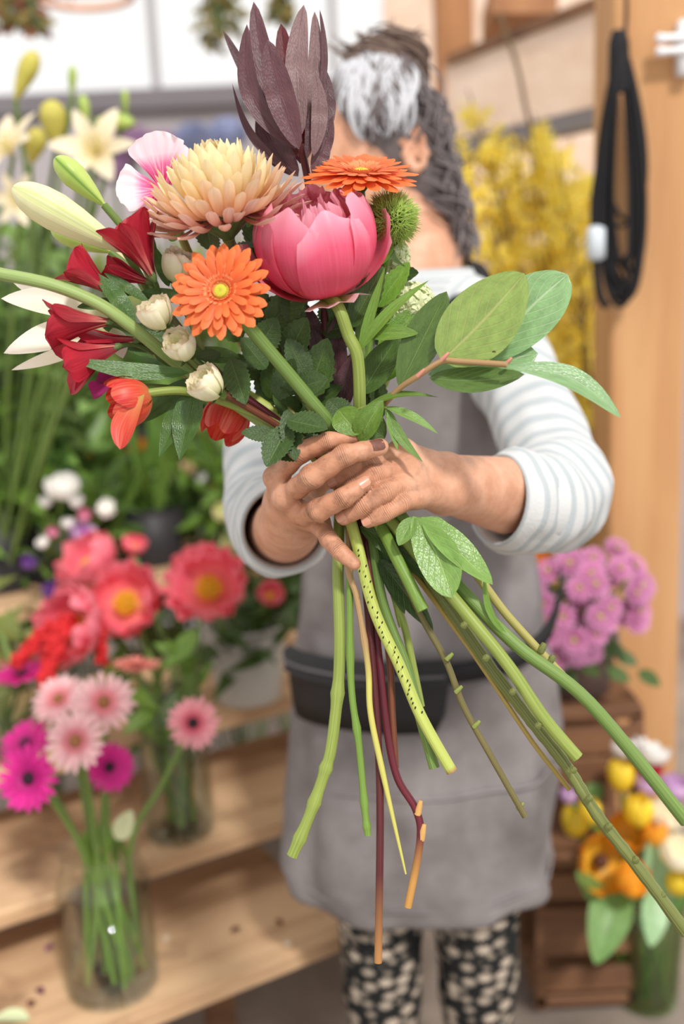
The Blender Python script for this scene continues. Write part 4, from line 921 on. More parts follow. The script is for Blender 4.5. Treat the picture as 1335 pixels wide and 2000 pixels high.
alstro([((300, 545, .835), (238, 420, .82), .44), ((225, 576, .84), (125, 508, .825), .38), ((292, 552, .85), (205, 522, .845), .2)], [(312, 590, .86), (420, 720, .888), (560, 840, .895), (660, 940, .895), (740, 1040, .885), (820, 1200, .872), (870, 1290, .866), (905, 1380, .863), (960, 1480, .86), (1025, 1595, .857)], 'crimson alstroemeria cluster reaching up beside the lily bud',
    [((262, 640, .838), (182, 532, .83), 38, L_ALST, dict(side=.06)), ((290, 590, .845), (203, 533, .838), 24, L_ALST, {}), ((275, 570, .85), (400, 590, .86), 30, L_ALST, {}), ((290, 525, .86), (296, 458, .858), 26, L_ALST, {}), ((330, 560, .87), (300, 480, .866), 24, L_ALST, {}), ((230, 590, .85), (150, 600, .845), 26, L_ALST, {})], 13, 2, m_stem('olive_brown_stem', (92, 86, 52), (124, 112, 66)))
for r_o in [o for o in COL.objects if o.name.startswith('alstroemeria')][:1]:
    for u, v in ((872, 1288), (890, 1352), (925, 1420), (1010, 1580)): stub(r_o, u, v, .86, 12, -12, 9, S_ALS)
alstro([((218, 628, .83), (85, 632, .815), .36), ((232, 676, .84), (112, 722, .825), .42), ((270, 664, .85), (150, 676, .845), .3)], [(300, 690, .868), (430, 780, .888), (560, 850, .892), (650, 940, .892), (760, 1060, .88), (890, 1230, .868), (960, 1330, .862), (1040, 1450, .858), (1112, 1542, .855)], 'crimson alstroemeria cluster pointing left under the lily',
    [((370, 728, .84), (140, 702, .82), 36, L_ALST, dict(side=-.05)), ((380, 755, .845), (350, 900, .835), 62, L_ALST, dict(prof=LANCE)), ((370, 770, .85), (310, 893, .842), 50, L_ALST, dict(prof=LANCE)), ((300, 690, .86), (420, 730, .86), 40, L_ALST, {}), ((380, 740, .87), (260, 830, .87), 44, L_ALST, {}), ((470, 700, .87), (360, 690, .86), 40, L_ALST, {}), ((330, 660, .875), (200, 640, .87), 40, L_ALST, {}), ((340, 700, .88), (215, 665, .88), 34, L_ALST, {})], 10, 5, m_stem('yellow_brown_stem', (150, 124, 60), (176, 156, 84)))

# --- pink godetia
P_GO = m_petal('pink_godetia', [(0, (230, 90, 150)), (.18, (214, 24, 110)), (.42, (236, 120, 174)), (.6, (248, 214, 226)), (1, (250, 228, 236))], .5, 14, .35, .5, lin((250, 236, 240)))
root = thing('pink_godetia', 'white and magenta ruffled godetia bloom behind the peach chrysanthemum', 'flower', P(1098, 1322, .85), BQ)
for b, t, w_, k in (((318, 366, .88), (302, 256, .872), 116, dict(seed=1)), ((315, 372, .876), (226, 372, .868), 104, dict(seed=2)), ((322, 370, .89), (352, 280, .89), 90, dict(seed=3)), ((318, 380, .88), (290, 430, .876), 80, dict(seed=4))): lf(root, b, t, w_, P_GO, D(-.2, .2, 1), 'petal', prof=FAN, fold=0, cup=.25, ruf=.05, rf=5, nx=18, ny=18, tr=.2, **k)
part('stem', stem_mesh([(320, 378, .885), (400, 560, .905), (520, 740, .905), (640, 900, .9), (740, 1000, .89), (890, 1082, .865), (990, 1202, .858), (1070, 1290, .853), (1100, 1322, .85)], 17, mat=m_stem('tan_green_stem', (146, 140, 74), (172, 162, 92), tipc=((120, 74, 40), .97))), root)
for u, v in ((1055, 1272), (1072, 1296)): stub(root, u, v, .852, 8, -16, 14, S_OLIVE)

# --- spray roses
P_RO = m_petal('cream_rose_petal', [(0, (214, 220, 150)), (.55, (242, 238, 196)), (.92, (250, 246, 220)), (1, (244, 222, 200))], .2, 10, .25, .55, lin((222, 206, 150)))
def rose(root, u, v, d, axis, r, seed, n=14):
    random.seed(seed); Mx = frame(P(u, v, d), axis, seed, px(r, d))
    hip = part('hip', MB().lathe([(.06, -1.35), (.25, -1.2), (.35, -1.0), (.3, -.8)], None, 12).mesh('hip', S_GREEN), root, Mx)
    for i in range(n):
        lay = i / n; me = sph_petal(MB(), .1, 1.95 + .5 * lay + random.uniform(-.1, .1), .95, 1.0 - .6 * lay, 1.25, .16 * (1 - lay), .05, i + seed, 10, 9, .12, .04, 0, 4).mesh('petal', P_RO)
        part('petal', me, hip, Mx @ Matrix.Rotation(i * 2.4, 4, 'Z'))
    for i in range(5):
        a = i * 1.2566; part('sepal', blade(MB(), (.25 * math.cos(a), .25 * math.sin(a), -1.1), (.95 * math.cos(a), .95 * math.sin(a), -1.0), .28, Z3, LANCE, arch=-.1).mesh('sepal', L_DARK), hip, Mx)
    return Mx @ Vector((0, 0, -1.3))
S_ROSE = m_stem('rose_stem', (92, 108, 54), (124, 136, 70))
def sprayrose(heads, stem, label, leaves, wpx, mat=S_ROSE):
    root = thing('spray_rose', label, 'flower', P(*stem[-1]), BQ); j = P(*stem[0])
    for k_, h in enumerate(heads):
        b = rose(root, *h, 5 + k_); part('pedicel', MB().tube([b, (b + j) / 2 - UP * .003, j], px(5), 7, True, 5).mesh('pedicel', S_ROSE), root)
    part('stem', stem_mesh(stem, wpx, mat=mat), root)
    for a in leaves: lf(root, *a[:3], L_ROSE, serr=.07, ny=22, **(a[3] if len(a) > 3 else {}))
    return root
sprayrose([(303, 606, .818, D(-.35, .75, .5), 33), (348, 672, .822, D(-.3, .5, .7), 32), (352, 512, .85, D(.35, .8, .4), 36)], [(430, 745, .87), (520, 805, .882), (600, 870, .888), (680, 940, .892), (700, 1000, .9), (715, 1060, .892), (740, 1290, .88), (756, 1430, .876), (776, 1520, .874), (812, 1582, .873), (820, 1642, .872), (796, 1772, .87)], 'cream spray rose with two frilly heads beside the orange gerbera',
    [((450, 700, .86), (480, 790, .845), 54), ((520, 720, .87), (470, 660, .86), 56), ((540, 780, .868), (575, 700, .85), 50), ((500, 690, .872), (540, 620, .86), 60), ((580, 640, .878), (560, 560, .87), 52), ((430, 690, .866), (385, 700, .85), 30)], 15, m_stem('burgundy_rose_stem', (74, 24, 36), (120, 40, 52), tipc=((186, 136, 70), .90)))
r_o = [o for o in COL.objects if o.name.startswith('spray_rose') and o.parent is None][-1]
for u, v, du, dv in ((815, 1590, 6, -26), (822, 1640, 6, -30)): stub(r_o, u, v, .872, du, dv, 12, m_plain('cut_wood', (206, 160, 96), .7), 'cut_shoot')
sprayrose([(400, 746, .82, D(-.55, .55, .6), 34)], [(440, 770, .85), (540, 830, .875), (620, 890, .885), (690, 950, .893), (725, 1100, .895), (758, 1270, .884), (766, 1400, .88), (772, 1500, .878)], 'cream spray rose bud low on the left, above the hidden coral tulip',
    [((560, 800, .855), (577, 900, .84), 44), ((565, 830, .85), (520, 912, .838), 64, dict(n=D(-.3, .3, .9))), ((560, 820, .845), (640, 838, .832), 60, dict(n=D(0, .6, .8))), ((540, 850, .86), (470, 845, .855), 34), ((600, 880, .858), (530, 890, .85), 50), ((570, 760, .86), (640, 740, .85), 54), ((600, 740, .872), (560, 660, .866), 52), ((640, 780, .866), (690, 830, .855), 50), ((545, 740, .868), (610, 770, .855), 46), ((640, 860, .862), (580, 880, .85), 44)], 14, m_stem('brown_rose_stem', (92, 48, 36), (128, 74, 48)))

random.seed(123)
for i in range(46):       # dark leaves filling the heart of the bouquet
    t_ = random.random(); v = 470 + 390 * t_; uc = 560 + 100 * t_; hw_ = 190 - 90 * t_; u = uc + random.uniform(-hw_, hw_); a = random.uniform(-2.4, .2) if u < uc else random.uniform(-1.6, .4)
    l_ = random.uniform(60, 105); lf(r_o, (u, v, random.uniform(.893, .915)), (u + l_ * math.cos(a - .4), v + l_ * math.sin(a - .4), random.uniform(.878, .905)), random.uniform(38, 62), random.choice((L_ROSE, L_ROSE, L_DARK)), serr=.07, ny=18)
# --- coral tulips
P_TU = m_petal('coral_tulip_petal', [(0, (186, 170, 84)), (.2, (228, 140, 90)), (.5, (226, 84, 62)), (1, (206, 44, 50))], .35, 18, .25, .42, lin((240, 160, 110)))
def tulip_head(root, Mx, mat, n=6, op=2.35, ez=1.25, seed=1, nm='petal', fl=0.):
    random.seed(seed)
    for i in range(n):
        me = sph_petal(MB(), .05, op + random.uniform(-.15, .1), .72, 1.0 - .07 * (i % 2), ez, fl - .03 * (i % 2), .01, i + seed, 9, 10, .22).mesh(nm, mat); part(nm, me, root, Mx @ Matrix.Rotation(2 * PI * i / n, 4, 'Z'))
root = thing('coral_tulip', 'coral orange tulip with a drooping petal at the lower left of the bouquet', 'flower', P(822, 1188, .86), BQ)
Mx = frame(P(240, 786, .83), D(-.93, -.25, .3), .5, px(52, .83)); tulip_head(root, Mx, P_TU, 8, 2.1, 1.1, 3)
lf(root, (282, 770, .815), (234, 878, .808), 54, P_TU, D(-.3, .1, 1), 'petal', prof=lens_prof(.6, .6), fold=0, cup=.4, side=.08)
part('stem', stem_mesh([(286, 768, .83), (360, 764, .84), (450, 790, .865), (560, 840, .88), (680, 930, .886), (745, 1040, .875), (785, 1110, .866), (822, 1188, .86)], 17, mat=S_LIME), root)
root = thing('coral_tulip', 'coral tulip hanging in shadow just above the rolled cuff', 'flower', P(770, 1120, .89), BQ)
tulip_head(root, frame(P(440, 822, .90), D(-.35, -.8, .3), .5, px(48, .9)), P_TU, 6, 2.3, 1.15, 5)
part('stem', stem_mesh([(452, 792, .9), (520, 800, .9), (620, 880, .9), (700, 960, .9), (770, 1120, .89)], 12, mat=S_LIME), root)
root = thing('magenta_sweet_pea', 'small magenta petal flower tucked behind the coral tulip', 'flower', P(735, 1100, .9), BQ)
for b, t, w_ in (((222, 750, .86), (178, 768, .858), 44), ((222, 745, .865), (190, 735, .862), 36), ((270, 725, .868), (205, 728, .862), 40)): lf(root, b, t, w_, m_petal('magenta_petal', [(0, (150, 40, 100)), (1, (168, 40, 112))], .2, 8), None, 'petal', prof=FAN, fold=0, cup=.3)
part('stem', stem_mesh([(222, 748, .862), (400, 770, .9), (600, 880, .905), (700, 980, .905), (735, 1100, .9)], 7, mat=S_GREEN), root)

# --- fuzzy curved stem leaving the frame
root = thing('poppy_stem', 'thick fuzzy green flower stem curving out at the left edge', 'stem', P(760, 1130, .9), BQ)
part('stem', stem_mesh([(-70, 520, .80), (0, 535, .805), (100, 556, .81), (190, 592, .82), (262, 642, .832), (360, 720, .86), (520, 830, .885), (660, 930, .893), (760, 1130, .9)], 25, mat=m_stem('fuzzy_stem', (128, 152, 84), (160, 180, 112))), root)
Mx = frame(P(-95, 515, .80), D(-.9, .3, .2), 0, px(48, .8)); tulip_head(root, Mx, P_TU, 5, 2.2, 1.1, 8)

# --- salal branch
root = thing('salal_branch', 'branch of broad glossy leaves sticking out on the right of the bouquet', 'branch', P(792, 1705, .865), BQ)
M_TWIG = m_stem('tan_woody_stem', (150, 118, 80), (186, 152, 108), tipc=((196, 190, 100), .72))
part('stem', stem_mesh([(990, 712, .80), (900, 706, .815), (862, 706, .82), (815, 735, .83), (770, 768, .845), (715, 840, .87), (690, 930, .885), (680, 1100, .876), (697, 1170, .872), (718, 1300, .87), (723, 1390, .868), (745, 1500, .867), (792, 1707, .865)], 12, nodes=(.47, .6, .72), mat=M_TWIG, taper=.3), root)
flat_leaves(root, [((861, 706, .82), (1024, 534, .806), 142, L_SALALU, dict(n=D(-.2, .1, 1), fold=.06, prof=lens_prof(.45, .6), side=.02, ny=22, nx=12)), ((950, 705, .835), (1108, 536, .825), 122, L_SALAL, dict(n=D(.1, .3, 1), fold=.12, prof=lens_prof(.55, .55), side=-.04, ny=22, nx=12)),
    ((779, 757, .84), (872, 569, .835), 78, L_SALALD, dict(n=D(-.2, .1, 1), fold=.15, prof=lens_prof(.5, .7), ny=20)), ((838, 738, .83), (1024, 731, .815), 62, L_SALALD, dict(n=D(0, .5, .9), fold=.1, side=.06)), ((835, 732, .84), (1050, 690, .83), 84, L_SALAL, dict(n=D(0, .35, .9), fold=.1, prof=lens_prof(.6, .5))),
    ((988, 715, .80), (1212, 816, .785), 56, L_SALAL, dict(n=D(.1, .3, .9), fold=.12, side=-.14, prof=lens_prof(.55, .7), ny=20, twist=.3))])
for u, v in ((985, 713), (862, 703), (815, 735)): stub(root, u, v, .812, 14, -14, 8, m_plain('pink_bud', (196, 132, 116), .6), 'leaf_bud')

# --- leaves and short stubs under the hands
root = thing('cut_leafy_stem', 'short cut lime stem with large fresh leaves hanging below the hands', 'stem', P(822, 1186, .845), BQ)
part('stem', stem_mesh([(740, 1020, .88), (768, 1078, .86), (800, 1140, .85), (826, 1192, .845)], 24, mat=S_FRESH), root)
flat_leaves(root, [((806, 1008, .85), (882, 1168, .825), 84, L_FRESH, dict(n=D(-.1, .3, 1), side=-.05, prof=lens_prof(.55, .6))), ((822, 1010, .852), (962, 1142, .835), 66, L_FRESH, dict(n=D(.1, .6, .8), arch=.05, side=.03)), ((840, 1008, .865), (948, 1128, .85), 70, L_PEONY, dict(n=D(.3, .5, .8), side=.12)), ((808, 1010, .85), (778, 1066, .842), 38, L_FRESH, {}),
    ((702, 1028, .88), (830, 1130, .865), 46, L_DARK, dict(side=-.06)), ((738, 1090, .885), (846, 1232, .87), 44, L_ROSE, {}), ((945, 1125, .848), (1012, 1262, .842), 14, L_PEONY, dict(side=.14, prof=LANCE)), ((730, 1040, .89), (790, 1200, .88), 40, L_DARK, {})])
root = thing('forked_lime_stem', 'pale lime stem forking between the longer stems', 'stem', P(800, 1290, .885), BQ)
part('stem', stem_mesh([(735, 1040, .893), (770, 1165, .888), (790, 1225, .886), (806, 1300, .885), (822, 1380, .884)], 15, mat=S_LIME), root); stub(root, 770, 1165, .888, 12, 60, 11, S_LIME)
# clear support tube around the side-on gerbera stem
part('support_tube', MB().tube([P(707, 590, .884), P(704, 700, .881), P(702, 790, .878)], px(9), 12, False).mesh('support_tube', m_glass('clear_plastic', (235, 240, 235), .08, .1)), g2, label='clear plastic sleeve')

# ------------------------------------------------------------------ flowers on the stand and around
def onu(b, u, z):
    lo, hi = -2.5, 1.5
    for _ in range(40):
        m = (lo + hi) / 2; p = b + E1 * m - CAM; p.z = z - CAM.z
        uu = 667.5 + F * p.dot(RT) / p.dot(FW)
        if uu < u: lo = m
        else: hi = m
    q_ = b + E1 * m; return Vector((q_.x, q_.y, z))
def on(e, x, y, z): q = e + E1 * x + E2 * y; return Vector((q.x, q.y, z))
G_JAR = m_glass('jar_glass', (254, 255, 254), .025); G_WATER = m_glass('jar_water', (246, 250, 238), .01); G_BUCK = m_glass('green_bucket_glass', (236, 246, 226), .04, .12); G_WATERG = m_glass('green_water', (222, 236, 196), .01)
def jar(name, base, R, H, label, glass=G_JAR, water=G_WATER, fill=.6, neck=.82, cat='vase', straight=None):
    root = thing(name, label, cat, base); T = Matrix.Translation(base)
    if straight: pr = [(0, .004), (straight * R, .004), (straight * R + .002, .0), (straight * R + .004, .006), (R * (straight + (1 - straight) * .5), H * .5), (R, H * .97), (R * 1.03, H), (R, H * 1.003), (R - .003, H * .97), (straight * R, .012), (0, .012)]
    else: pr = [(0, .003), (R * .9, .0), (R * .98, .006), (R, .02), (R, H * .70), (R * .97, H * .78), (R * neck, H * .88), (R * neck * .98, H * .93), (R * neck * 1.05, H * .985), (R * neck * 1.06, H), (R * neck * 1.01, H * 1.005), (R * neck * .95, H * .98), (R * neck * .93, H * .92), (R * .93, H * .78), (R * .955, H * .7), (R * .955, .02), (R * .9, .012), (0, .012)]
    part('glass_wall', MB().lathe(pr, None, 40).mesh('glass_wall', glass), root, T)
    f = fill * H
    if straight: wp = [(0, .014), (straight * R - .001, .014), (R * (straight + (1 - straight) * fill) - .005, f), (0, f)]
    else: wp = [(0, .014), (R * .92, .014), (R * .94, .03), (R * .94, min(f, H * .69)), (0, min(f, H * .69))]
    part('water', MB().lathe(wp, None, 32).mesh('water', water), root, T); return root
jb1 = Zp(222, 1922, .36); jar('glass_jar', jb1, .072, .235, 'clear glass jar of pink and magenta gerberas on the lowest step', fill=.62)
jb2 = Zp(352, 1622, .48); jar('glass_jar', jb2, .062, .30, 'tall clear glass jar on the middle step behind the pink gerberas', fill=.55)
jb3 = Zp(12, 1470, .62); jar('glass_jar', jb3, .06, .22, 'glass jar half out of the picture at the left edge', fill=.5)
def pail(base, r0, r1, h, mat, label, name='flower_bucket', rim=None):
    root = thing(name, label, 'bucket', base); T = Matrix.Translation(base)
    part('bucket_body', MB().lathe([(0, .002), (r0, 0), (r0 * 1.01, .004), (r1, h), (r1 - .004, h), (r0 - .004, .01), (0, .01)], None, 28).mesh('bucket_body', mat), root, T)
    part('rim', MB().tube([Vector((r1 * math.cos(a), r1 * math.sin(a), h)) for a in (2 * PI * i / 28 for i in range(29))], .004, 6).mesh('rim', rim or mat), root, T); return root
M_ZINC = m_plain('pale_grey_zinc', (196, 192, 184), .5, .08, 8); M_DBUCK = m_plain('black_plastic', (46, 44, 46), .5, .1)
zb = Zp(487, 1360, .62); pail(zb, .062, .08, .15, M_ZINC, 'pale grey bucket on the third step beside the apron')
b4 = q + E2 * .16; b5 = q + E2 * .5
pa = onu(b4, 112, .80); pail(pa, .06, .075, .13, M_DBUCK, 'dark bucket of white and lilac lisianthus on the fourth step')
pb_ = onu(b4, 478, .80); pail(pb_, .06, .075, .13, M_DBUCK, 'dark bucket of cream lisianthus near the left cuff')
pc = onu(b4, 300, .80); pail(pc, .065, .08, .13, M_DBUCK, 'black bucket of strap leaves in the middle of the fourth step')
pd = onu(b5, 80, .98); pail(pd, .07, .085, .14, M_DBUCK, 'dark bucket of yellow and orange ranunculus on the top step')
pf = onu(b5, 250, .98); pail(pf, .07, .085, .14, M_DBUCK, 'black bucket of tall greenery in the centre of the top step')
pg = onu(b5, 430, .98); pail(pg, .07, .085, .14, M_DBUCK, 'black bucket of tall greenery at the right end of the top step')
def stalk(root, a, b, r, mat, bow=.1, n=7, name='stem', side=None):
    a, b = Vector(a), Vector(b); m = (a + b) / 2 + (side or Vector((random.uniform(-1, 1), random.uniform(-1, 1), 0))) * (a - b).length * bow * .3
    return part(name, MB().tube([a, m, b], r, n, True, 6).mesh(name, mat), root)
def inside(base, r, z): a = random.uniform(0, 2 * PI); k = r * math.sqrt(random.random()); return Vector((base.x + k * math.cos(a), base.y + k * math.sin(a), base.z + z))

# gerberas in the front jar
G_PK = gerb_mats('pale_pink_gerbera', (252, 214, 214), (248, 190, 194), (232, 130, 140), (238, 150, 156), (150, 100, 60))
G_PK2 = gerb_mats('pink_gerbera', (250, 182, 188), (246, 160, 170), (226, 96, 120), (226, 110, 126), (46, 28, 30))
G_MG = gerb_mats('magenta_gerbera', (232, 50, 160), (222, 34, 146), (190, 16, 120), (206, 40, 140), (44, 20, 34))
G_SA = gerb_mats('salmon_gerbera', (244, 168, 156), (240, 148, 138), (220, 110, 100), (220, 130, 110), (120, 70, 50))
def bgerb(u, v, d, ax, rp, mats, label, base, br, seed, smat=S_GREEN, group='gerberas in jars on the stand'):
    random.seed(seed + 50); Rw = px(rp, d); c = P(u, v, d); root = thing('gerbera', label, 'flower', inside(base, br, .02), group); Mx = frame(c, ax, seed, Rw)
    ms = cached(('gb', mats[0].name), lambda: [blade(MB(), (0, 0, 0), (0, 1, 0), .27, Z3, lambda t: interp([(0, .4), (.3, .8), (.7, 1), (.9, .8), (1, .25)], t), cup=-.2, arch=.03, nx=3, ny=5, seed=j).mesh('petal', mats[0]) for j in range(2)])
    for i, (n, L) in enumerate(((18, .82), (16, .7))): ring(root, Mx, 'petal', ms, n, .18, .1 + .14 * i, L, .06, .02 * i, i * .17)
    fl_ = cached(('gf', mats[1].name), lambda: None)
    if fl_ is None:
        mb = MB()
        for i in range(40):
            a = 2 * PI * i / 40; rad = Vector((math.cos(a), math.sin(a), 0)); blade(mb, rad * .2 + Z3 * .05, rad * .42 + Z3 * .14, .06, Z3, STRAP, nx=2, ny=2)
        PC[('gf', mats[1].name)] = fl_ = mb.mesh('inner_florets', mats[1])
    part('inner_florets', fl_, root, Mx); part('disc', cached(('gd', mats[2].name), lambda: MB().lathe([(.2, .04), (.19, .1), (.12, .13), (.0, .14)], None, 14).mesh('disc', mats[2])), root, Mx)
    part('calyx', cached('gcal', lambda: MB().lathe([(.03, -.28), (.1, -.22), (.18, -.08), (.2, .0)], None, 12).mesh('calyx', S_DARK)), root, Mx)
    neck = Mx @ Vector((0, 0, -.28)); end = WM[root.name].translation
    mid = Vector((base.x, base.y, 0)) * .7 + neck * .3; mid.z = base.z + .23; pts, rr = smooth([neck, neck + (mid - neck) * .5 - Vector(ax) * .012, mid, end], [px(6, d)] * 4, 7); part('stem', MB().tube(pts, rr, 8).mesh('stem', smat), root)
for a in ((57, 1520, 1.46, D(-.25, .15, 1), 66, G_MG, 'magenta gerbera with dark eye at the left edge, above the front jar', 1), (148, 1448, 1.45, D(-.05, .3, 1), 62, G_PK, 'pale pink gerbera lowest of the pale cluster over the front jar', 2), (203, 1372, 1.50, D(.15, .35, 1), 62, G_PK, 'pale pink gerbera upper right of the pale cluster over the front jar', 3), (115, 1366, 1.55, D(-.2, .7, .8), 56, G_PK, 'pale pink gerbera upper left of the pale cluster over the front jar', 4), (377, 1412, 1.52, D(.1, .1, 1), 54, G_PK2, 'pink gerbera with dark centre standing apart to the right of the others', 5), (213, 1498, 1.53, D(.45, .1, .8), 52, G_MG, 'deep magenta gerbera half hidden under the pale pink ones', 6), (50, 1452, 1.55, D(-.2, .7, .7), 54, G_MG, 'magenta gerbera tilted upwards behind the left one', 7)): bgerb(*a[:7], jb1, .045, a[7])
bgerb(266, 1302, 1.72, D(.05, .98, .1), 52, G_SA, 'salmon gerbera seen edge-on beside the tall jar', jb2, .03, 8)
bgerb(42, 1318, 1.70, D(-.1, .97, .25), 58, G_MG, 'magenta gerbera seen edge-on under the red tassels', jb3, .03, 9)
bgerb(40, 1296, 1.78, D(.1, .97, .2), 50, G_SA, 'salmon gerbera edge-on behind the magenta one at left', jb3, .03, 10)
random.seed(77)
for i in range(13):
    r0 = thing('green_shoot', 'loose green stem standing in the front glass jar', 'stem', inside(jb1, .05, .02), 'extra stems in the front jar'); e = WM[r0.name].translation
    stalk(r0, e, Vector((jb1.x, jb1.y, jb1.z + .25)) + Vector((random.uniform(-.03, .03), random.uniform(-.03, .03), 0)), .0045, S_FRESH)
lf(r0, (228, 1640, 1.52), (258, 1582, 1.5), 40, m_leaf('pale_sage_leaf', (186, 190, 150), (206, 208, 176)))

# coral peonies
P_CP = m_petal('coral_open_petal', [(0, (252, 200, 110)), (.22, (248, 140, 136)), (.6, (242, 104, 126)), (1, (248, 146, 160))], .15, 14, .3, .5, lin((250, 150, 150)))
M_YEL = m_plain('yellow_stamens', (244, 176, 40), .7, .2, 200)
def bpeony(u, v, d, ax, rp, base, label, seed, n=10, op=1.98, fl=.08):
    random.seed(seed); root = thing('coral_peony', label, 'flower', inside(base, .03, .02), 'open coral peonies on the stand'); Mx = frame(P(u, v, d), ax, seed, px(rp, d))
    for i in range(n):
        lay = i // 5; me = sph_petal(MB(), .1, op + .1 * lay + random.uniform(-.35, .3), .75 + random.uniform(-.1, .1), 1 - .16 * lay, .8, fl + random.uniform(-.12, .12), .085, i + seed, 10, 8, .15, .06).mesh('petal', P_CP); part('petal', me, root, Mx @ Matrix.Rotation(i * 2 * PI / 5 + lay * .6, 4, 'Z'))
    mb = MB()
    for i in range(46):
        a = i * 2.39996; r = .045 * math.sqrt(i); mb.tube([Vector((r * .5 * math.cos(a), r * .5 * math.sin(a), -.75)), Vector((r * 1.2 * math.cos(a), r * 1.2 * math.sin(a), -.12 - r * .3))], [.02, .04], 5)
    part('stamens', mb.mesh('stamens', M_YEL), root, Mx); b = Mx @ Vector((0, 0, -.8)); e = WM[root.name].translation
    stalk(root, b, e, px(7, d), S_GREEN, .25)
    for i in range(5):
        t = b.lerp(e, random.uniform(.12, .6)); dv = Vector((random.uniform(-1, 1), random.uniform(-.8, .3), random.uniform(-.5, .7))).normalized(); part('leaf', blade(MB(), t, t + dv * random.uniform(.07, .11), random.uniform(.02, .032), Z3 + dv.cross(X3) * .3, LANCE, fold=.2, arch=.1, nx=4, ny=8).mesh('leaf', L_DARK), root)
for a in ((405, 1140, 1.80, D(.0, .45, .9), 74, zb, 'open coral peony with yellow centre, nearest the rolled cuff', 1), (240, 1172, 1.80, D(-.1, .35, .95), 70, jb2, 'open coral peony in the middle of the three, showing yellow stamens', 2), (132, 1222, 1.72, D(-.5, .35, .8), 72, jb2, 'coral pink peony above the red tassels, turned left', 3), (165, 1090, 1.92, D(-.4, .6, .5), 62, jb3, 'coral peony furthest back, behind the lilac bloom', 4), (528, 1160, 1.95, D(.2, .6, .6), 26, zb, 'small crimson peony bud beside the apron', 5), (262, 1062, 1.95, D(.3, .8, .4), 24, jb2, 'dark red peony bud on a tall stem', 6)): bpeony(*a)
random.seed(4)
def bush(base, n, h, spread, mat, label, name='leafy_branch', L=(.07, .12), wd=(.022, .036), group=None, prof=LANCE, smat=S_DARK, lean=Vector((0, 0, 0)), cat='foliage', zmin=.25):
    root = thing(name, label, cat, base, group)
    for s in range(max(2, n // 9)):
        tip = base + Vector((random.uniform(-1, 1) * spread, random.uniform(-1, 1) * spread, h * random.uniform(.7, 1.05))) + lean; stalk(root, base + Vector((random.uniform(-.02, .02), random.uniform(-.02, .02), .01)), tip, .0035, smat, .3)
        for i in range(9):
            t = base.lerp(tip, random.uniform(zmin, 1)); dv = Vector((random.uniform(-1, 1), random.uniform(-1, 1), random.uniform(-.4, 1))).normalized(); l_ = random.uniform(*L)
            part('leaf', blade(MB(), t, t + dv * l_, random.uniform(*wd), Vector((random.uniform(-.4, .4), -.6, .8)), prof, fold=.2, arch=random.uniform(-.1, .15), nx=3, ny=6).mesh('leaf', mat), root)
    return root
bush(zb, 54, .30, .13, L_DARK, 'dark glossy peony foliage spilling over the pale grey bucket', 'peony_foliage', (.08, .13), (.025, .04))
bush(jb2, 27, .40, .10, L_PEONY, 'leafy green stems filling the tall glass jar', 'peony_foliage', (.06, .1), zmin=.6)

# lisianthus and other small blossoms
P_WH = m_petal('white_blossom', [(0, (220, 228, 190)), (.4, (250, 248, 244)), (1, (254, 252, 250))], .08, 6, .3, .6); P_LI = m_petal('lilac_edge_blossom', [(0, (236, 220, 240)), (.6, (196, 90, 206)), (.85, (230, 190, 236)), (1, (246, 236, 248))], .2, 6, .3, .6)
P_CR = m_petal('cream_blossom', [(0, (206, 214, 140)), (1, (236, 232, 180))], .1, 6, .3, .6); P_PU = m_petal('purple_blossom', [(0, (110, 60, 150)), (1, (160, 110, 196))], .2, 6, .3, .6); P_OG = m_petal('orange_blossom', [(0, (226, 140, 20)), (1, (244, 172, 44))], .15, 6, .3, .6); P_PI = m_petal('soft_pink_blossom', [(0, (226, 130, 170)), (1, (244, 176, 202))], .1, 6, .3, .6); P_CRIM = m_petal('dark_crimson_blossom', [(0, (110, 20, 44)), (1, (150, 36, 64))], .1, 6, .2, .6); P_OD = m_petal('deep_orange_blossom', [(0, (210, 100, 10)), (1, (232, 130, 30))], .1, 6, .2, .6)
def rosette(mat, n=10, op=2.1, fl=.12):
    def mk():
        random.seed(n); mb = MB()
        for i in range(n):
            l_ = i / n; one = sph_petal(MB(), .1, op + .3 * l_, .85, 1 - .55 * l_, .95, fl, .05, i, 6, 6, .15, .04); mb.add(one, Matrix.Rotation(i * 2.4, 4, 'Z'))
        return mb.mesh('blossom', mat)
    return cached(('ros', mat.name, n, op), mk)
def blossom(u, v, d, rp, mat, base, label, name='lisianthus', group=None, ax=None, sr=4, leaves=1, lmat=L_PEONY, op=2.1, br=.05):
    ax = ax or D(random.uniform(-.5, .5), random.uniform(.4, 1), random.uniform(.2, .8)); root = thing(name, label, 'flower', inside(base, br, .02), group); Mx = frame(P(u, v, d), ax, u, px(rp, d)); part('blossom', rosette(mat, 10, op), root, Mx)
    b = Mx @ Vector((0, 0, -.9)); e = WM[root.name].translation; stalk(root, b, e, px(sr, d), S_GREEN, .25)
    for i in range(leaves):
        t = b.lerp(e, random.uniform(.1, .6)); dv = Vector((random.uniform(-1, 1), random.uniform(-1, .5), random.uniform(0, 1))).normalized(); part('leaf', blade(MB(), t, t + dv * .05, .018, Z3, OVAL, fold=.2, nx=3, ny=5).mesh('leaf', lmat), root)
    return root
DA = 1.98
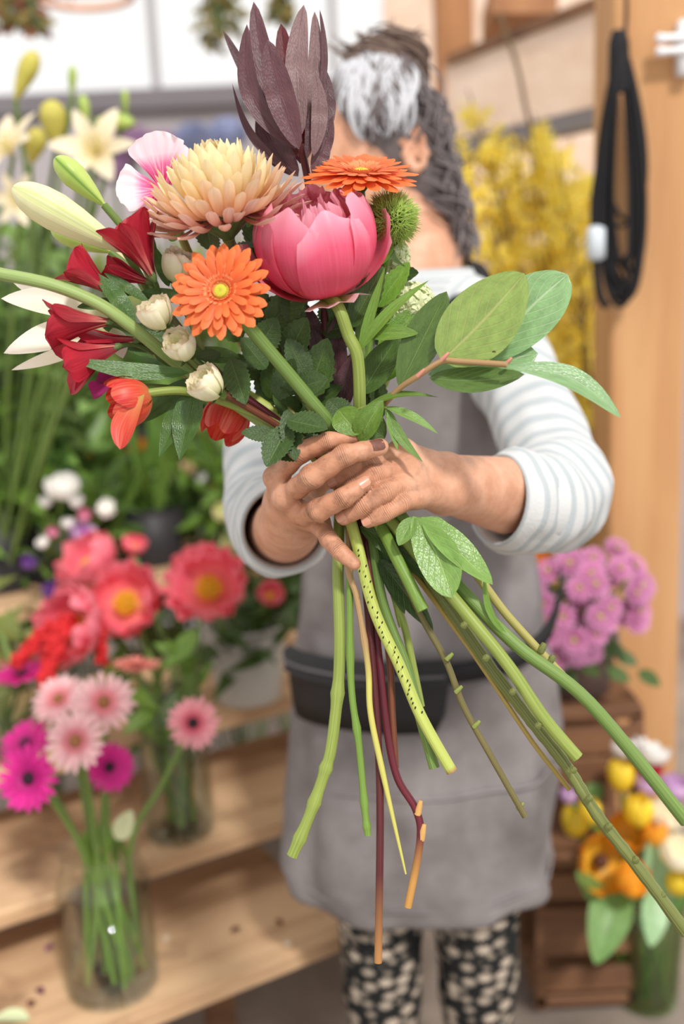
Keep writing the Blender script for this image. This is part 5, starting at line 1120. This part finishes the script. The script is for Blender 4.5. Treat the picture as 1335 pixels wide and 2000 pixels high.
for a in ((120, 950, 32, P_WH, 'large white lisianthus bloom, biggest of the white ones', 1.9), (206, 992, 20, P_WH, 'white lisianthus bloom on the right of the white group', 2.0), (88, 980, 13, P_WH, 'white lisianthus bud left under the largest bloom', 2.3), (149, 978, 15, P_WH, 'white lisianthus bud right under the largest bloom', 2.3), (132, 1022, 13, P_WH, 'white lisianthus bud left of the lilac bloom', 2.3), (83, 1060, 13, P_WH, 'white lisianthus bud lowest at the left', 2.3), (163, 1040, 27, P_LI, 'white lisianthus bloom edged with bright lilac', 1.8), (165, 1007, 14, P_PI, 'small pink lisianthus bud above the lilac bloom', 2.2), (103, 1040, 12, P_PI, 'small pink lisianthus bud beside the white buds', 2.3), (56, 1098, 17, P_PU, 'pale purple blossom at the left near the wooden leg', 2.1), (105, 1152, 24, P_PU, 'purple blossom left of the coral peonies', 2.0)): blossom(*a[:2], DA, a[2], a[3], pa, a[4], 'lisianthus', 'lisianthus in the dark bucket', op=a[5])
for a in ((437, 1000, 22, 'cream lisianthus bloom highest beside the rolled cuff'), (482, 1045, 24, 'cream lisianthus bloom right under the rolled cuff'), (476, 1092, 24, 'cream lisianthus bloom lowest below the rolled cuff'), (448, 1058, 20, 'cream lisianthus bloom in the middle of the cream group'), (420, 1100, 15, 'small cream lisianthus bud left of the cream group')): blossom(*a[:2], DA + .03, a[2], P_CR, pb_, a[3], 'lisianthus', 'cream lisianthus in the dark bucket')
DO = 2.42
for i, (u, v, r, m_, l_) in enumerate(((52, 742, 26, P_OG, 'yellow orange ranunculus leftmost in the back row'), (95, 738, 28, P_OG, 'yellow orange ranunculus second in the back row'), (140, 744, 26, P_OG, 'yellow orange ranunculus below the crimson petals'), (72, 785, 20, P_OG, 'yellow orange ranunculus under the back row'), (128, 795, 22, P_OG, 'yellow orange ranunculus beside the pink one'), (46, 796, 18, P_OG, 'small orange ranunculus at the far left'), (100, 800, 18, P_PI, 'pink ranunculus between the orange ones'), (34, 816, 20, P_PI, 'pink ranunculus high at the left edge'), (42, 846, 20, P_PI, 'pink ranunculus lower at the left edge'), (97, 852, 17, P_OD, 'deep orange ranunculus above the greenery'), (168, 886, 18, P_OD, 'deep orange ranunculus lowest, near the strap leaves'), (152, 955, 16, P_OD, 'orange ranunculus next to the largest white bloom'), (268, 872, 20, P_OD, 'orange ranunculus below the drooping tulip petal'), (330, 905, 15, P_OG, 'small amber blossom below the hanging leaves'), (425, 950, 15, P_OG, 'small yellow blossom left of the sleeve'), (30, 965, 24, P_CRIM, 'dark crimson blossom at the left edge above the board'), (135, 770, 20, P_WH, 'white ranunculus behind the crimson petals'), (160, 815, 14, P_WH, 'small white ranunculus in the back greenery'), (5, 790, 22, P_WH, 'white blossom cut off by the left edge'), (205, 935, 16, P_WH, 'pale white blossom deep in the greenery'), (390, 935, 16, P_WH, 'pale pinkish white blossom near the hanging leaves'))): blossom(u, v, DO, r, m_, pd if u < 200 else pf, l_, 'ranunculus', 'ranunculus on the top step', leaves=2)
# strap leaves
def straps(base, n, h, spread, mat, label, wd=(.014, .024)):
    root = thing('strap_leaf_clump', label, 'foliage', base)
    for i in range(n):
        a = random.uniform(0, 2 * PI); s_ = spread * math.sqrt(random.random()); b = inside(base, .04, .03); t = base + Vector((s_ * math.cos(a), s_ * math.sin(a), h * random.uniform(.6, 1.05))); part('leaf', blade(MB(), b, t, random.uniform(*wd), Vector((math.cos(a), math.sin(a) - .5, .4)), STRAP, fold=.3, arch=random.uniform(-.12, .02), nx=3, ny=10).mesh('leaf', mat), root)
L_ST = m_leaf('strap_green', (112, 150, 66), (136, 172, 90), .4, 1, 0, .25, .2); L_ST2 = m_leaf('strap_green_dark', (74, 116, 56), (96, 136, 76), .4, 1, 0, .2, .2); L_OLV = m_leaf('olive_leaf', (126, 136, 66), (150, 160, 90), .45, 5, 2, .25, .3)
straps(pc, 26, .42, .22, L_ST, 'clump of long bright green strap leaves behind the coral peonies'); straps(pf, 24, .44, .24, L_ST2, 'tall dark strap leaves on the top step behind the brighter clump'); straps(pg, 22, .42, .22, L_ST, 'tall strap leaves rising just left of the sleeve'); straps(pa, 14, .34, .18, L_ST2, 'narrow dark leaves among the white lisianthus', (.008, .016)); straps(pd, 22, .4, .22, L_ST, 'bright strap leaves below the orange ranunculus')
straps(pb_, 18, .3, .18, L_PEONY, 'broad green leaves below the cream lisianthus', (.016, .03))
bush(pd + Vector((-.05, .1, 0)), 54, .55, .22, L_OLV, 'olive green leafy stems filling the back of the top step at left'); bush(pf + Vector((0, .1, 0)), 54, .52, .22, L_PEONY, 'mid green leafy stems filling the centre of the top step'); bush(pg + Vector((0, .1, 0)), 54, .5, .2, L_OLV, 'olive leafy stems behind the sleeve on the top step')
bush(jb3, 27, .3, .1, L_OLV, 'sage green stems in the jar at the left edge', 'leafy_branch', zmin=.5)
bush(pa, 36, .24, .14, L_DARK, 'dark leaves under the lisianthus at left', zmin=.3); bush(pc, 36, .26, .18, L_DARK, 'dark leaves under the strap clump', zmin=.3); bush(pb_, 27, .24, .14, L_DARK, 'dark leaves under the cream lisianthus', zmin=.3)

random.seed(90)
for u, v, d, h_, m_, l_ in ((40, 1000, 2.75, 1.35, L_PEONY, 'tall leafy shrub behind the stand at the far left'), (180, 1000, 2.85, 1.25, L_DARK, 'dark leafy shrub behind the stand under the cream lilies'), (310, 1000, 2.8, 1.15, L_OLV, 'olive leafy shrub behind the stand under the bouquet'), (440, 1000, 2.8, 1.15, L_PEONY, 'green leafy shrub behind the stand beside the sleeve'), (560, 1000, 2.9, 1.2, L_DARK, 'dark leafy shrub hidden behind the florist')):
    p = P(u, v, d); bush(Vector((p.x, p.y, 0)), 117, h_, .2, m_, l_, 'leafy_shrub', (.1, .17), (.03, .055), zmin=.45, prof=OVAL, cat='shrub')
for b_, l_ in ((onu(b4, 200, .80), 'mixed leaves between the white and the strap leaf buckets'), (onu(b4, 390, .80), 'mixed leaves right of the strap clump'), (onu(b4, 40, .80), 'mixed leaves at the left end of the fourth step'), (onu(b5, 150, .98), 'mixed leaves under the orange ranunculus'), (onu(b5, 340, .98), 'mixed leaves behind the hanging bouquet leaves')): bush(b_, 45, .3, .17, random.choice((L_PEONY, L_OLV, L_DARK)), l_, zmin=.2); straps(b_, 12, .34, .2, random.choice((L_ST, L_ST2)), 'long ' + l_.replace('mixed leaves', 'strap leaves'))
# red amaranth tassels
M_RED = m_plain('amaranth_red', (206, 44, 48), .8, .3, 200); rt = thing('red_amaranth', 'drooping red amaranth tassels under the coral peony', 'flower', inside(jb3, .02, .02)); random.seed(8)
for pth, w_ in (([(150, 1210, 1.74), (95, 1230, 1.7), (60, 1265, 1.69), (32, 1292, 1.69)], 13), ([(150, 1210, 1.74), (118, 1235, 1.69), (104, 1280, 1.68), (88, 1338, 1.68)], 17), ([(190, 1200, 1.76), (190, 1240, 1.75), (200, 1290, 1.75)], 13)):
    pts, _ = smooth([P(*p) for p in pth], [0] * len(pth), 9); mb = MB()
    for p in pts[4:]:
        for k_ in range(7): mb.blob(p + Vector((random.gauss(0, 1), random.gauss(0, 1), random.gauss(0, 1))) * px(w_ * .45, 1.7), px(w_ * .5, 1.7), 5, 4)
    part('tassel', mb.mesh('tassel', M_RED), rt)
stalk(rt, P(160, 1205, 1.75), WM[rt.name].translation, .003, S_DARK)

# cream lilies upper left
lb = onu(b4, 5, .80); pail(lb, .06, .075, .18, M_DBUCK, 'dark bucket of tall cream lilies at the far left')
P_CL = m_petal('cream_lily_petal', [(0, (226, 200, 130)), (.4, (248, 232, 196)), (1, (250, 238, 214))], .15, 8, .3, .5, lin((226, 196, 140))); M_BUDY = m_plain('yellow_green_bud', (190, 180, 84), .5, .15, 30)
DL = 1.78; random.seed(12)
def blily(u, v, ax, rp, label, seed):
    random.seed(seed); root = thing('cream_lily', label, 'flower', inside(lb, .03, .02), 'cream lilies at upper left'); Mx = frame(P(u, v, DL), ax, seed, px(rp, DL)); ms = cached('clp', lambda: [blade(MB(), (0, 0, 0), (0, 1, 0), .46 - .1 * j, Z3, lens_prof(.45, .75), cup=.2, arch=.1, nx=6, ny=10, seed=j).mesh('petal', P_CL) for j in range(2)])
    for i in range(6):
        a = 2 * PI * i / 6; rad = Vector((math.cos(a), math.sin(a), 0)); y = rad * .93 + Z3 * .36; y.normalize(); x = Vector((-math.sin(a), math.cos(a), 0)); part('petal', ms[i % 2], root, Mx @ basis(-x, y, (-x).cross(y), rad * .03, 1))
    for i in range(5): a = i * 1.256; part('stamen', MB().tube([Vector((0, 0, 0)), Vector((.16 * math.cos(a), .16 * math.sin(a), .42))], .012, 5).blob((.17 * math.cos(a), .17 * math.sin(a), .43), (.04, .04, .02), 6, 4).mesh('stamen', M_BUDY), root, Mx)
    stalk(root, Mx @ Vector((0, 0, -.02)), WM[root.name].translation, px(5, DL), S_GREEN, .2)
blily(190, 300, D(-.05, .2, 1), 92, 'open cream lily star above the pale green buds of the bouquet', 1); blily(25, 300, D(-.4, .5, .7), 90, 'open cream lily cut off by the left edge', 2); blily(40, 390, D(-.2, -.2, .9), 60, 'cream lily facing down at the left edge, above the foliage', 3)
blily(250, 500, D(.3, .3, .8), 55, 'amber tinted lily glimpsed behind the crimson alstroemeria', 4)
for i, (b, t, r, l_) in enumerate((((30, 195), (70, 100), 20, 'yellow green lily bud highest at the left'), ((140, 190), (142, 128), 9, 'slim green lily bud standing upright'), ((110, 290), (100, 195), 26, 'fat olive lily bud between the two open lilies'), ((185, 235), (262, 240), 17, 'pale green lily bud pointing right'), ((60, 320), (75, 250), 22, 'yellow lily bud beside the olive one'), ((170, 250), (160, 185), 12, 'thin lily bud behind the open star'), ((245, 225), (243, 175), 8, 'tiny green lily bud against the window'))):
    a, e = P(*b, DL + .02), P(*t, DL); root = thing('lily_bud', l_, 'flower', inside(lb, .04, .02), 'lily buds at upper left'); part('bud', bud_mesh((e - a).length, px(r, DL), M_BUDY if i in (0, 2, 4) else M_BUDG, 14), root, frame(a, e - a)); stalk(root, a, WM[root.name].translation, px(5, DL), S_DARK if i == 2 else S_GREEN, .2)
random.seed(14)
for u, b_, n_, h_, m_, l_ in ((30, b4, 126, .74, L_PEONY, 'leafy green lily stems massed at the left edge'), (105, b4, 117, .66, L_PEONY, 'leafy stems behind the white lily of the bouquet'), (60, b5, 126, .62, L_DARK, 'tall dark leafy stems behind the cream lilies'), (180, b5, 108, .5, L_OLV, 'olive leafy stems low behind the white lily'), (150, b4, 81, .56, L_FRESH, 'pale leafy stems under the crimson alstroemeria')):
    bush(onu(b_, u, .80 if b_ is b4 else .98), n_, h_, .13, m_, l_, 'lily_foliage', (.08, .15), (.026, .046), zmin=.3, prof=OVAL)

# purple and blue bunches by the grey wall
def hyd(u, v, d, rp, mat, label, n=44):
    c = P(u, v, d); root = thing('hydrangea', label, 'flower', (c.x, c.y, .0)); fm = cached(('hy', mat.name), lambda: (lambda mb: [blade(mb, (0, 0, 0), (math.cos(a), math.sin(a), .1), .9, Z3, FAN, nx=2, ny=3) for a in (0, PI / 2, PI, -PI / 2)] and mb.mesh('floret', mat))(MB()))
    for i in range(n):
        z = 1 - 1.6 * (i + .5) / n; a = i * 2.4; dv = Vector((math.sqrt(max(0, 1 - z * z)) * math.cos(a), math.sqrt(max(0, 1 - z * z)) * math.sin(a), z * .75)); part('floret', fm, root, frame(c + dv * px(rp, d), dv, i, px(rp * .34, d)))
    part('stem', MB().tube([Vector((c.x, c.y, 0)), c], .006, 8).mesh('stem', S_DARK), root)
P_HP = m_petal('mauve_floret', [(0, (120, 84, 120)), (1, (150, 112, 148))], .1, 4, .2, .6); P_HB = m_petal('blue_floret', [(0, (130, 138, 176)), (1, (156, 164, 200))], .1, 4, .2, .6)
hyd(260, 285, 3.3, 42, P_HP, 'mauve hydrangea head left behind the pink godetia'); hyd(318, 292, 3.4, 40, P_HP, 'mauve hydrangea head above the peach chrysanthemum'); hyd(380, 275, 3.3, 40, P_HB, 'blue hydrangea head beside the mauve ones'); hyd(445, 262, 3.4, 36, P_HB, 'pale blue hydrangea head nearest the leucadendron'); hyd(225, 335, 3.3, 34, P_HP, 'mauve hydrangea head lowest, behind the cream lily')

# hanging dried bunches and hoop
P_DR = m_petal('dried_olive', [(0, (90, 78, 40)), (1, (140, 124, 66))], .3, 6, .1, .8); P_DRB = m_petal('dried_brown', [(0, (96, 56, 40)), (1, (150, 96, 70))], .3, 6, .1, .8)
random.seed(31)
def dried(u, v0, v1, wpx, d, label, mats):
    top, bot = P(u, v0, d), P(u, v1, d); root = thing('dried_bunch', label, 'dried flowers', bot, 'dried bunches hung from above'); Lh = (top - bot).length
    for i in range(14):
        e = bot + Vector((random.uniform(-1, 1), random.uniform(-.6, .6), random.uniform(0, .5))) * px(wpx / 2, d); stalk(root, top + Vector((random.uniform(-.01, .01), 0, 0)), e, .003, S_DARK, .1)
        for j in range(7):
            b = top.lerp(e, random.uniform(.35, 1)); dv = Vector((random.uniform(-1, 1), random.uniform(-1, 1), random.uniform(-1, .4))).normalized(); part('leaf', blade(MB(), b, b + dv * .05, .022, Vector((0, -1, .3)), OVAL, nx=2, ny=4, arch=.1).mesh('leaf', random.choice(mats)), root)
    part('string', MB().tube([top, top + Vector((0, 0, .5))], .003, 6).mesh('string', M_STRAP), root)
dried(30, -120, 75, 120, 2.7, 'hanging brown dried bunch at the top left corner', (P_DRB, P_DR)); dried(425, -140, 80, 90, 2.9, 'hanging olive dried bunch left of the leucadendron tip', (P_DR,)); dried(552, -150, 45, 60, 3.0, 'small hanging olive dried bunch behind the leucadendron tip', (P_DR,))
c = P(165, -8, 2.9); root = thing('hanging_hoop', 'thin orange hoop hanging at the top left', 'hoop', c); rr_ = px(92, 2.9)
part('ring', MB().tube([c + Vector((rr_ * math.cos(a), rr_ * math.sin(a), 0)) for a in (2 * PI * i / 40 for i in range(41))], .010, 8, False).mesh('ring', m_plain('orange_hoop', (232, 168, 128), .5)), root)
for a in (0, 2.1, 4.2): part('cord', MB().tube([c + Vector((rr_ * math.cos(a), rr_ * math.sin(a), 0)), c + Z3 * .5], .002, 5).mesh('cord', M_STRAP), root)

# forsythia
P_FO = m_petal('forsythia_yellow', [(0, (255, 226, 60)), (1, (255, 244, 140))], .1, 4, .4, .6); M_FB = m_stem('forsythia_bark', (104, 80, 54), (150, 122, 86)); random.seed(41)
fbs = Zp(1075, 1330, .55); fbs = Vector((P(1060, 1200, 2.35).x, P(1060, 1200, 2.35).y, 0)); pail(fbs, .12, .14, .5, M_DBUCK, 'tall dark bucket of forsythia branches behind the florist')
one = MB()
for k_ in range(4): a = k_ * PI / 2; blade(one, (0, 0, 0), (math.cos(a), math.sin(a), .75), .55, Z3, lens_prof(.5, .7), nx=2, ny=3, arch=-.1)
def forsythia_mesh(seed):
    random.seed(seed); tw, bl = MB(), MB(); pts = [Vector((.05 * math.sin(seed + z * 5) * z, .05 * math.cos(seed * 2 + z * 4) * z, z)) for z in np.linspace(0, 1, 9)]; tw.tube(pts, [.006 * (1.15 - z / 8) for z in range(9)], 6, True, 3)
    for i in range(62):
        z = random.uniform(.30, .985); k_ = min(7, int(z * 8)); p = pts[k_].lerp(pts[k_ + 1], z * 8 - k_); a = random.uniform(0, 2 * PI); off = random.choice((.004, .01, .03, .05)) * (1.1 - z * .6); dv = Vector((math.cos(a), math.sin(a), random.uniform(-.3, .6))).normalized(); q_ = p + dv * off
        if off > .02: tw.tube([p - Z3 * .03, q_], .0016, 4)
        bl.add(one, frame(q_, dv, a, random.uniform(.013, .021)))
    return tw.mesh('twig', M_FB), bl.mesh('blossoms', P_FO)
FM = [forsythia_mesh(s) for s in range(5)]; random.seed(42)
tops = [(900, 270), (935, 235), (965, 165), (985, 255), (1010, 262), (1030, 250), (1055, 290), (1075, 250), (1100, 215), (1110, 290), (1135, 260), (1150, 300), (885, 330), (915, 340), (950, 330), (1000, 330), (1040, 340), (1080, 350), (1120, 360), (1160, 350), (880, 420), (930, 430), (990, 440), (1060, 430), (1130, 440), (1175, 450), (1100, 560), (1150, 540), (1175, 600), (1090, 620), (1140, 660), (1120, 760), (1170, 720), (1160, 840), (1210, 320), (1020, 520), (960, 500)]
for i, (u, v) in enumerate(tops):
    d = random.uniform(2.2, 2.5) if u < 1165 else 2.2; t = P(u, v, d); b = inside(fbs, .03, .03); b.x += max(-.1, min(.1, (t.x - fbs.x) * .6)); tw, bl = FM[i % 5]; Mx = frame(b, t - b, random.uniform(0, 6), (t - b).length)
    root = thing('forsythia_branch', 'yellow blossoming forsythia branch in the mass behind the right shoulder', 'branch', b, 'forsythia branches'); part('twig', tw, root, Mx); part('blossoms', bl, root, Mx, kind='stuff')
root = thing('bare_twig', 'bare brown twig rising above the forsythia', 'branch', inside(fbs, .05, .03)); e = WM[root.name].translation; part('twig', MB().tube([e, P(1050, 500, 2.4), P(1020, 180, 2.35), P(975, 30, 2.35)], .005, 6, True, 6).mesh('twig', M_FB), root)

# black cable on the post
random.seed(51); mb = MB(); ycab = pl.y - .045
def PC_(u, v, dy=0.): return Yp(u, v, ycab + dy)
def loop(uc, top, bot, w_, d, tw=0.):
    pts = []
    for i in range(25):
        a = 2 * PI * i / 24; yy = (1 - math.cos(a)) / 2; ww = w_ * (.25 + .75 * yy ** .7) if True else w_; pts.append(PC_(uc + tw * yy + ww * math.sin(a), top + (bot - top) * yy, d + .008 * math.sin(a * 2)))
    return pts
for i in range(15): mb.tube(loop(1213 + random.uniform(-4, 4), 85 + random.uniform(-6, 10), random.choice((430, 520, 560, 575, 590)) + random.uniform(-12, 12), random.uniform(22, 56), random.uniform(-.012, .01), random.uniform(-14, 12)), px(4.2, 2), 6, False, 2)
cb = thing('cable_coil', 'coil of black cable hanging from a hook on the timber post', 'cable', PC_(1213, 585)); part('cable_loops', mb.mesh('cable_loops', M_STRAP), cb)
part('cable_wrap', MB().lathe([(.016, -.05), (.019, -.03), (.018, .03), (.012, .05)], None, 14).mesh('cable_wrap', M_STRAP), cb, Matrix.Translation(PC_(1208, 120)) @ Matrix.Diagonal((1, .7, 1, 1)))
part('hanging_lead', MB().tube([PC_(1215, 90), PC_(1222, 40), PC_(1222, -60)], px(3.5, 2), 6, True, 4).mesh('hanging_lead', M_STRAP), cb)
part('cable_tail', MB().tube([PC_(1185, 250), PC_(1160, 400), PC_(1168, 560), PC_(1185, 600)], px(8, 2), 7, True, 5).mesh('cable_tail', M_STRAP), cb)
part('plug', MB().box(PC_(1163, 475), .03, .025, .06, bev=.005).mesh('plug', m_plain('pale_plug', (206, 214, 220), .4)), cb)

# purple chrysanthemum pot on its crate
ct = Yp(1128, 1350, 1.86); zt = ct.z; cc = Vector((ct.x, 1.875, 0))
cr2 = thing('crate_stand', 'dark brown wooden crate stand under the purple chrysanthemums', 'crate', cc)
for z in (zt - .012, zt * .52, .03): part('plank', MB().box((cc.x, cc.y, z), .20, .20, .024, bev=.003).mesh('plank', W_DARK, True), cr2)
for sx in (-1, 1):
    for sy in (-1, 1): part('corner_post', MB().box((cc.x + sx * .09, cc.y + sy * .09, zt / 2), .02, .02, zt - .03).mesh('corner_post', W_DARK, True), cr2)
for z in (zt - .06, zt - .12, zt * .52 - .05, zt * .52 - .12, .08, .16): part('side_slat', MB().box((cc.x, cc.y - .1, z), .20, .012, .05, bev=.002).mesh('side_slat', W_DARK, True), cr2)
part('back_board', MB().box((cc.x, cc.y + .1, zt / 2), .2, .012, zt - .03).mesh('back_board', W_DARK, True), cr2)
pt = Vector((cc.x, cc.y, zt)); cp = thing('potted_chrysanthemum', 'pot of purple pink chrysanthemums in front of the timber post', 'potted plant', pt)
part('pot', MB().lathe([(0, 0), (.06, 0), (.075, .09), (.08, .095), (.08, .11), (.072, .11), (.06, .02), (0, .02)], None, 24).mesh('pot', m_plain('brown_grey_pot', (124, 104, 100), .6)), cp, Matrix.Translation(pt))
P_MU = m_petal('mauve_pink_petal', [(0, (176, 84, 140)), (.5, (206, 122, 172)), (1, (226, 164, 204))], .15, 6, .3, .55)
def mum():
    mb = MB(); random.seed(3)
    for n, L, e in ((17, 1, .0), (15, .82, .3), (12, .6, .65)):
        for i in range(n):
            a = 2 * PI * (i + .5 * random.random()) / n; rad = Vector((math.cos(a), math.sin(a), 0)); y = rad * math.cos(e) + Z3 * math.sin(e); blade(mb, rad * .08, rad * .08 + y * L * .92, .26, Z3 - rad * .3, SPOON, cup=.2, arch=-.06, nx=2, ny=4)
    return mb.mesh('bloom', P_MU)
mm = mum(); random.seed(61); md_ = MB().blob((0, 0, .14), (.24, .24, .12), 10, 6).mesh('bloom_eye', m_plain('mum_eye', (176, 150, 110), .7)); cen = P(1138, 1190, 1.86)
for i in range(50):
    u, v = random.uniform(1005, 1262), random.uniform(1070, 1290); e = ((u - 1138) / 135) ** 2 + ((v - 1185 + .25 * (u - 1138)) / 115) ** 2
    for _ in range(40):
        if e < 1: break
        u, v = random.uniform(1005, 1268), random.uniform(1066, 1300); e = ((u - 1138) / 135) ** 2 + ((v - 1185 + .25 * (u - 1138)) / 115) ** 2
    d = 1.85 - .08 * math.sqrt(max(0, 1 - e)) + random.uniform(0, .1) * (i % 3 == 0); p = P(u, v, d); ax = (p - (cen + FW * .12)).normalized() + Vector((0, -.3, .3)); o = part('bloom', mm, cp, frame(p, ax, i, px(random.uniform(26, 32), 1.85)))
    part('bloom_eye', md_, o, WM[o.name])
    if i % 3 == 0: stalk(cp, p, pt + Z3 * .1, .003, S_DARK, .2)
for i in range(70):
    p = P(random.uniform(1020, 1250), random.uniform(1100, 1330), random.uniform(1.86, 1.95)); dv = Vector((random.uniform(-1, 1), random.uniform(-1, .2), random.uniform(-.6, .8))).normalized(); part('leaf', blade(MB(), p, p + dv * .05, .028, Vector((0, -.8, .6)), OVAL, nx=2, ny=5, fold=.2).mesh('leaf', L_DARK), cp)
blossom(1045, 1080, 1.84, 30, P_OG, pt, 'orange blossom standing among the purple chrysanthemums', 'marigold', None, D(-.1, .5, .8), 4, 0, op=1.9, br=.03)

# tulips by the post
tb = Zp(1262, 1950, 0); jar('tulip_vase', tb, .078, .285, 'tapered green glass vase of tulips on the floor by the post', G_BUCK, G_WATERG, .75, cat='vase', straight=.70)
TM = {k_: m_petal(k_ + '_tulip', st_, .15, 10, .25, .45) for k_, st_ in dict(yellow=[(0, (190, 200, 80)), (.3, (244, 208, 50)), (1, (250, 220, 70))], orange=[(0, (240, 190, 60)), (.5, (248, 180, 50)), (1, (240, 150, 40))], white=[(0, (226, 230, 200)), (.4, (250, 248, 244)), (1, (252, 250, 248))], red=[(0, (200, 60, 60)), (.5, (196, 30, 56)), (1, (206, 40, 66))], lilac=[(0, (232, 220, 236)), (.5, (206, 164, 212)), (1, (222, 188, 226))], cream=[(0, (236, 226, 170)), (.5, (250, 240, 206)), (1, (252, 246, 226))]).items()}
random.seed(71)
for i, (u, v, r, col, l_, ax, op) in enumerate(((1212, 1512, 27, 'yellow', 'closed yellow tulip highest against the post', D(-.1, 1, .1), 2.5), (1247, 1580, 29, 'yellow', 'closed yellow tulip below the highest one', D(.05, 1, .2), 2.5), (1122, 1602, 27, 'yellow', 'closed yellow tulip touching the apron edge', D(-.15, 1, .2), 2.5), (1152, 1582, 22, 'yellow', 'small yellow tulip right of the apron edge', D(.05, 1, .2), 2.5), (1188, 1690, 62, 'orange', 'wide open orange tulip, largest of the bunch', D(.25, .1, 1), 1.75), (1222, 1625, 42, 'orange', 'orange tulip above the wide open one', D(.2, .7, .6), 2.1), (1240, 1715, 38, 'orange', 'orange tulip right of the wide open one', D(.6, .2, .6), 2.0), (1278, 1622, 26, 'orange', 'small orange yellow tulip near the long green stem', D(.1, 1, .3), 2.4), (1218, 1452, 32, 'white', 'white tulip left of the red one', D(-.3, .9, .2), 2.2), (1278, 1462, 32, 'white', 'white tulip with spread petals above the red one', D(.4, .9, .2), 1.9), (1266, 1496, 28, 'red', 'red tulip under the white ones', D(.1, .8, .4), 2.1), (1318, 1535, 30, 'lilac', 'lilac tulip at the right edge', D(.2, .9, .3), 2.2), (1262, 1530, 22, 'lilac', 'pale lilac tulip under the red one', D(0, .9, .4), 2.3), (1110, 1552, 16, 'lilac', 'tiny lilac tulip peeping out behind the apron', D(-.2, .9, .3), 2.3), (1300, 1590, 36, 'cream', 'cream tulip behind the long green stem', D(.2, .8, .4), 2.1), (1328, 1662, 40, 'cream', 'cream and yellow tulip at the right edge', D(.1, .8, .4), 2.1), (1325, 1720, 26, 'yellow', 'yellow tulip lowest at the right edge', D(.1, .8, .4), 2.3))):
    d = 1.86 + .03 * ((i * 7) % 3 - 1) + (.03 if v < 1540 else -.04); root = thing('tulip', l_, 'flower', inside(tb, .04, .02), 'tulips in the green vase'); Mx = frame(P(u, v, d), ax, i, px(r, d)); tulip_head(root, Mx, TM[col], 6, op, 1.3 if op > 2.2 else 1.0, i + 3)
    b = Mx @ Vector((0, 0, -1.2 if op > 2.2 else -1)); e = WM[root.name].translation; m_ = Vector((tb.x, tb.y, .30)) + Vector((random.uniform(-.04, .04), random.uniform(-.04, .04), 0)); pts, rr = smooth([b, b.lerp(m_, .5) - Vector(ax) * .01, m_, e], [.0045] * 4, 6); part('stem', MB().tube(pts, rr, 7).mesh('stem', S_FRESH), root)
    if op < 1.8: part('stamens', MB().blob((0, 0, -.55), (.25, .25, .3), 10, 8).mesh('stamens', m_plain('dark_stamens', (90, 56, 40), .7)), root, Mx)
L_TUL = m_leaf('tulip_leaf', (116, 156, 84), (140, 178, 106), .4, 1, 0, .2, .2); L_TULP = m_leaf('tulip_leaf_pale', (156, 192, 142), (176, 208, 160), .4, 1, 0, .2, .2)
tf = thing('tulip_foliage', 'broad pale tulip leaves hanging over the green vase', 'foliage', tb)
for b, t, w_, m_ in (((1290, 1780, 1.86), (1272, 1625, 1.81), 62, L_TULP), ((1205, 1720, 1.86), (1162, 1884, 1.79), 84, L_TUL), ((1180, 1760, 1.87), (1125, 1700, 1.81), 44, L_TUL), ((1265, 1790, 1.86), (1262, 1830, 1.81), 50, L_TULP), ((1300, 1790, 1.87), (1335, 1640, 1.86), 50, L_TUL), ((1265, 1780, 1.87), (1215, 1640, 1.86), 46, L_TUL), ((1290, 1790, 1.88), (1240, 1660, 1.91), 50, L_DARK), ((1275, 1740, 1.84), (1270, 1850, 1.80), 56, L_TULP), ((1150, 1560, 1.91), (1172, 1530, 1.91), 36, L_TUL), ((1285, 1790, 1.88), (1300, 1700, 1.85), 60, L_TUL), ((1320, 1790, 1.88), (1310, 1650, 1.89), 50, L_DARK)): lf(tf, b, t, w_, m_, prof=lens_prof(.4, .7), arch=.06)

# fallen bits on the lowest steps
random.seed(81)
for i, (u, v, z, c_, l_) in enumerate(((325, 1826, .36, (232, 214, 190), 'small pale fallen petal on the lowest step'), (540, 1795, .36, (120, 78, 54), 'brown fallen leaf scrap near the apron'), (72, 1930, .36, (96, 40, 70), 'dark purple fallen petal left of the front jar'), (60, 1968, .36, (110, 70, 50), 'brown leaf scrap low at the left'), (560, 1850, .36, (214, 196, 170), 'pale petal fallen near the step corner'), (470, 1812, .36, (110, 74, 52), 'brown scrap in the middle of the lowest step'), (105, 1845, .36, (130, 70, 110), 'tiny mauve petal behind the front jar'), (60, 1992, .36, (206, 214, 170), 'pale green fallen leaf at the bottom left'))):
    p = Zp(u, v, z + .003); dv = Vector((random.uniform(-1, 1), random.uniform(-1, 1), 0)).normalized(); o = part('fallen_petal', blade(MB(), (0, 0, 0), dv * (.02 if i < 7 else .06), .012 if i < 7 else .03, Z3, OVAL, arch=.12, cup=.2, nx=4, ny=6).mesh('fallen_petal', m_plain('fallen_bit', c_, .7)), None, Matrix.Translation(p)); tag(o, l_, 'petal', 'fallen bits on the stand')
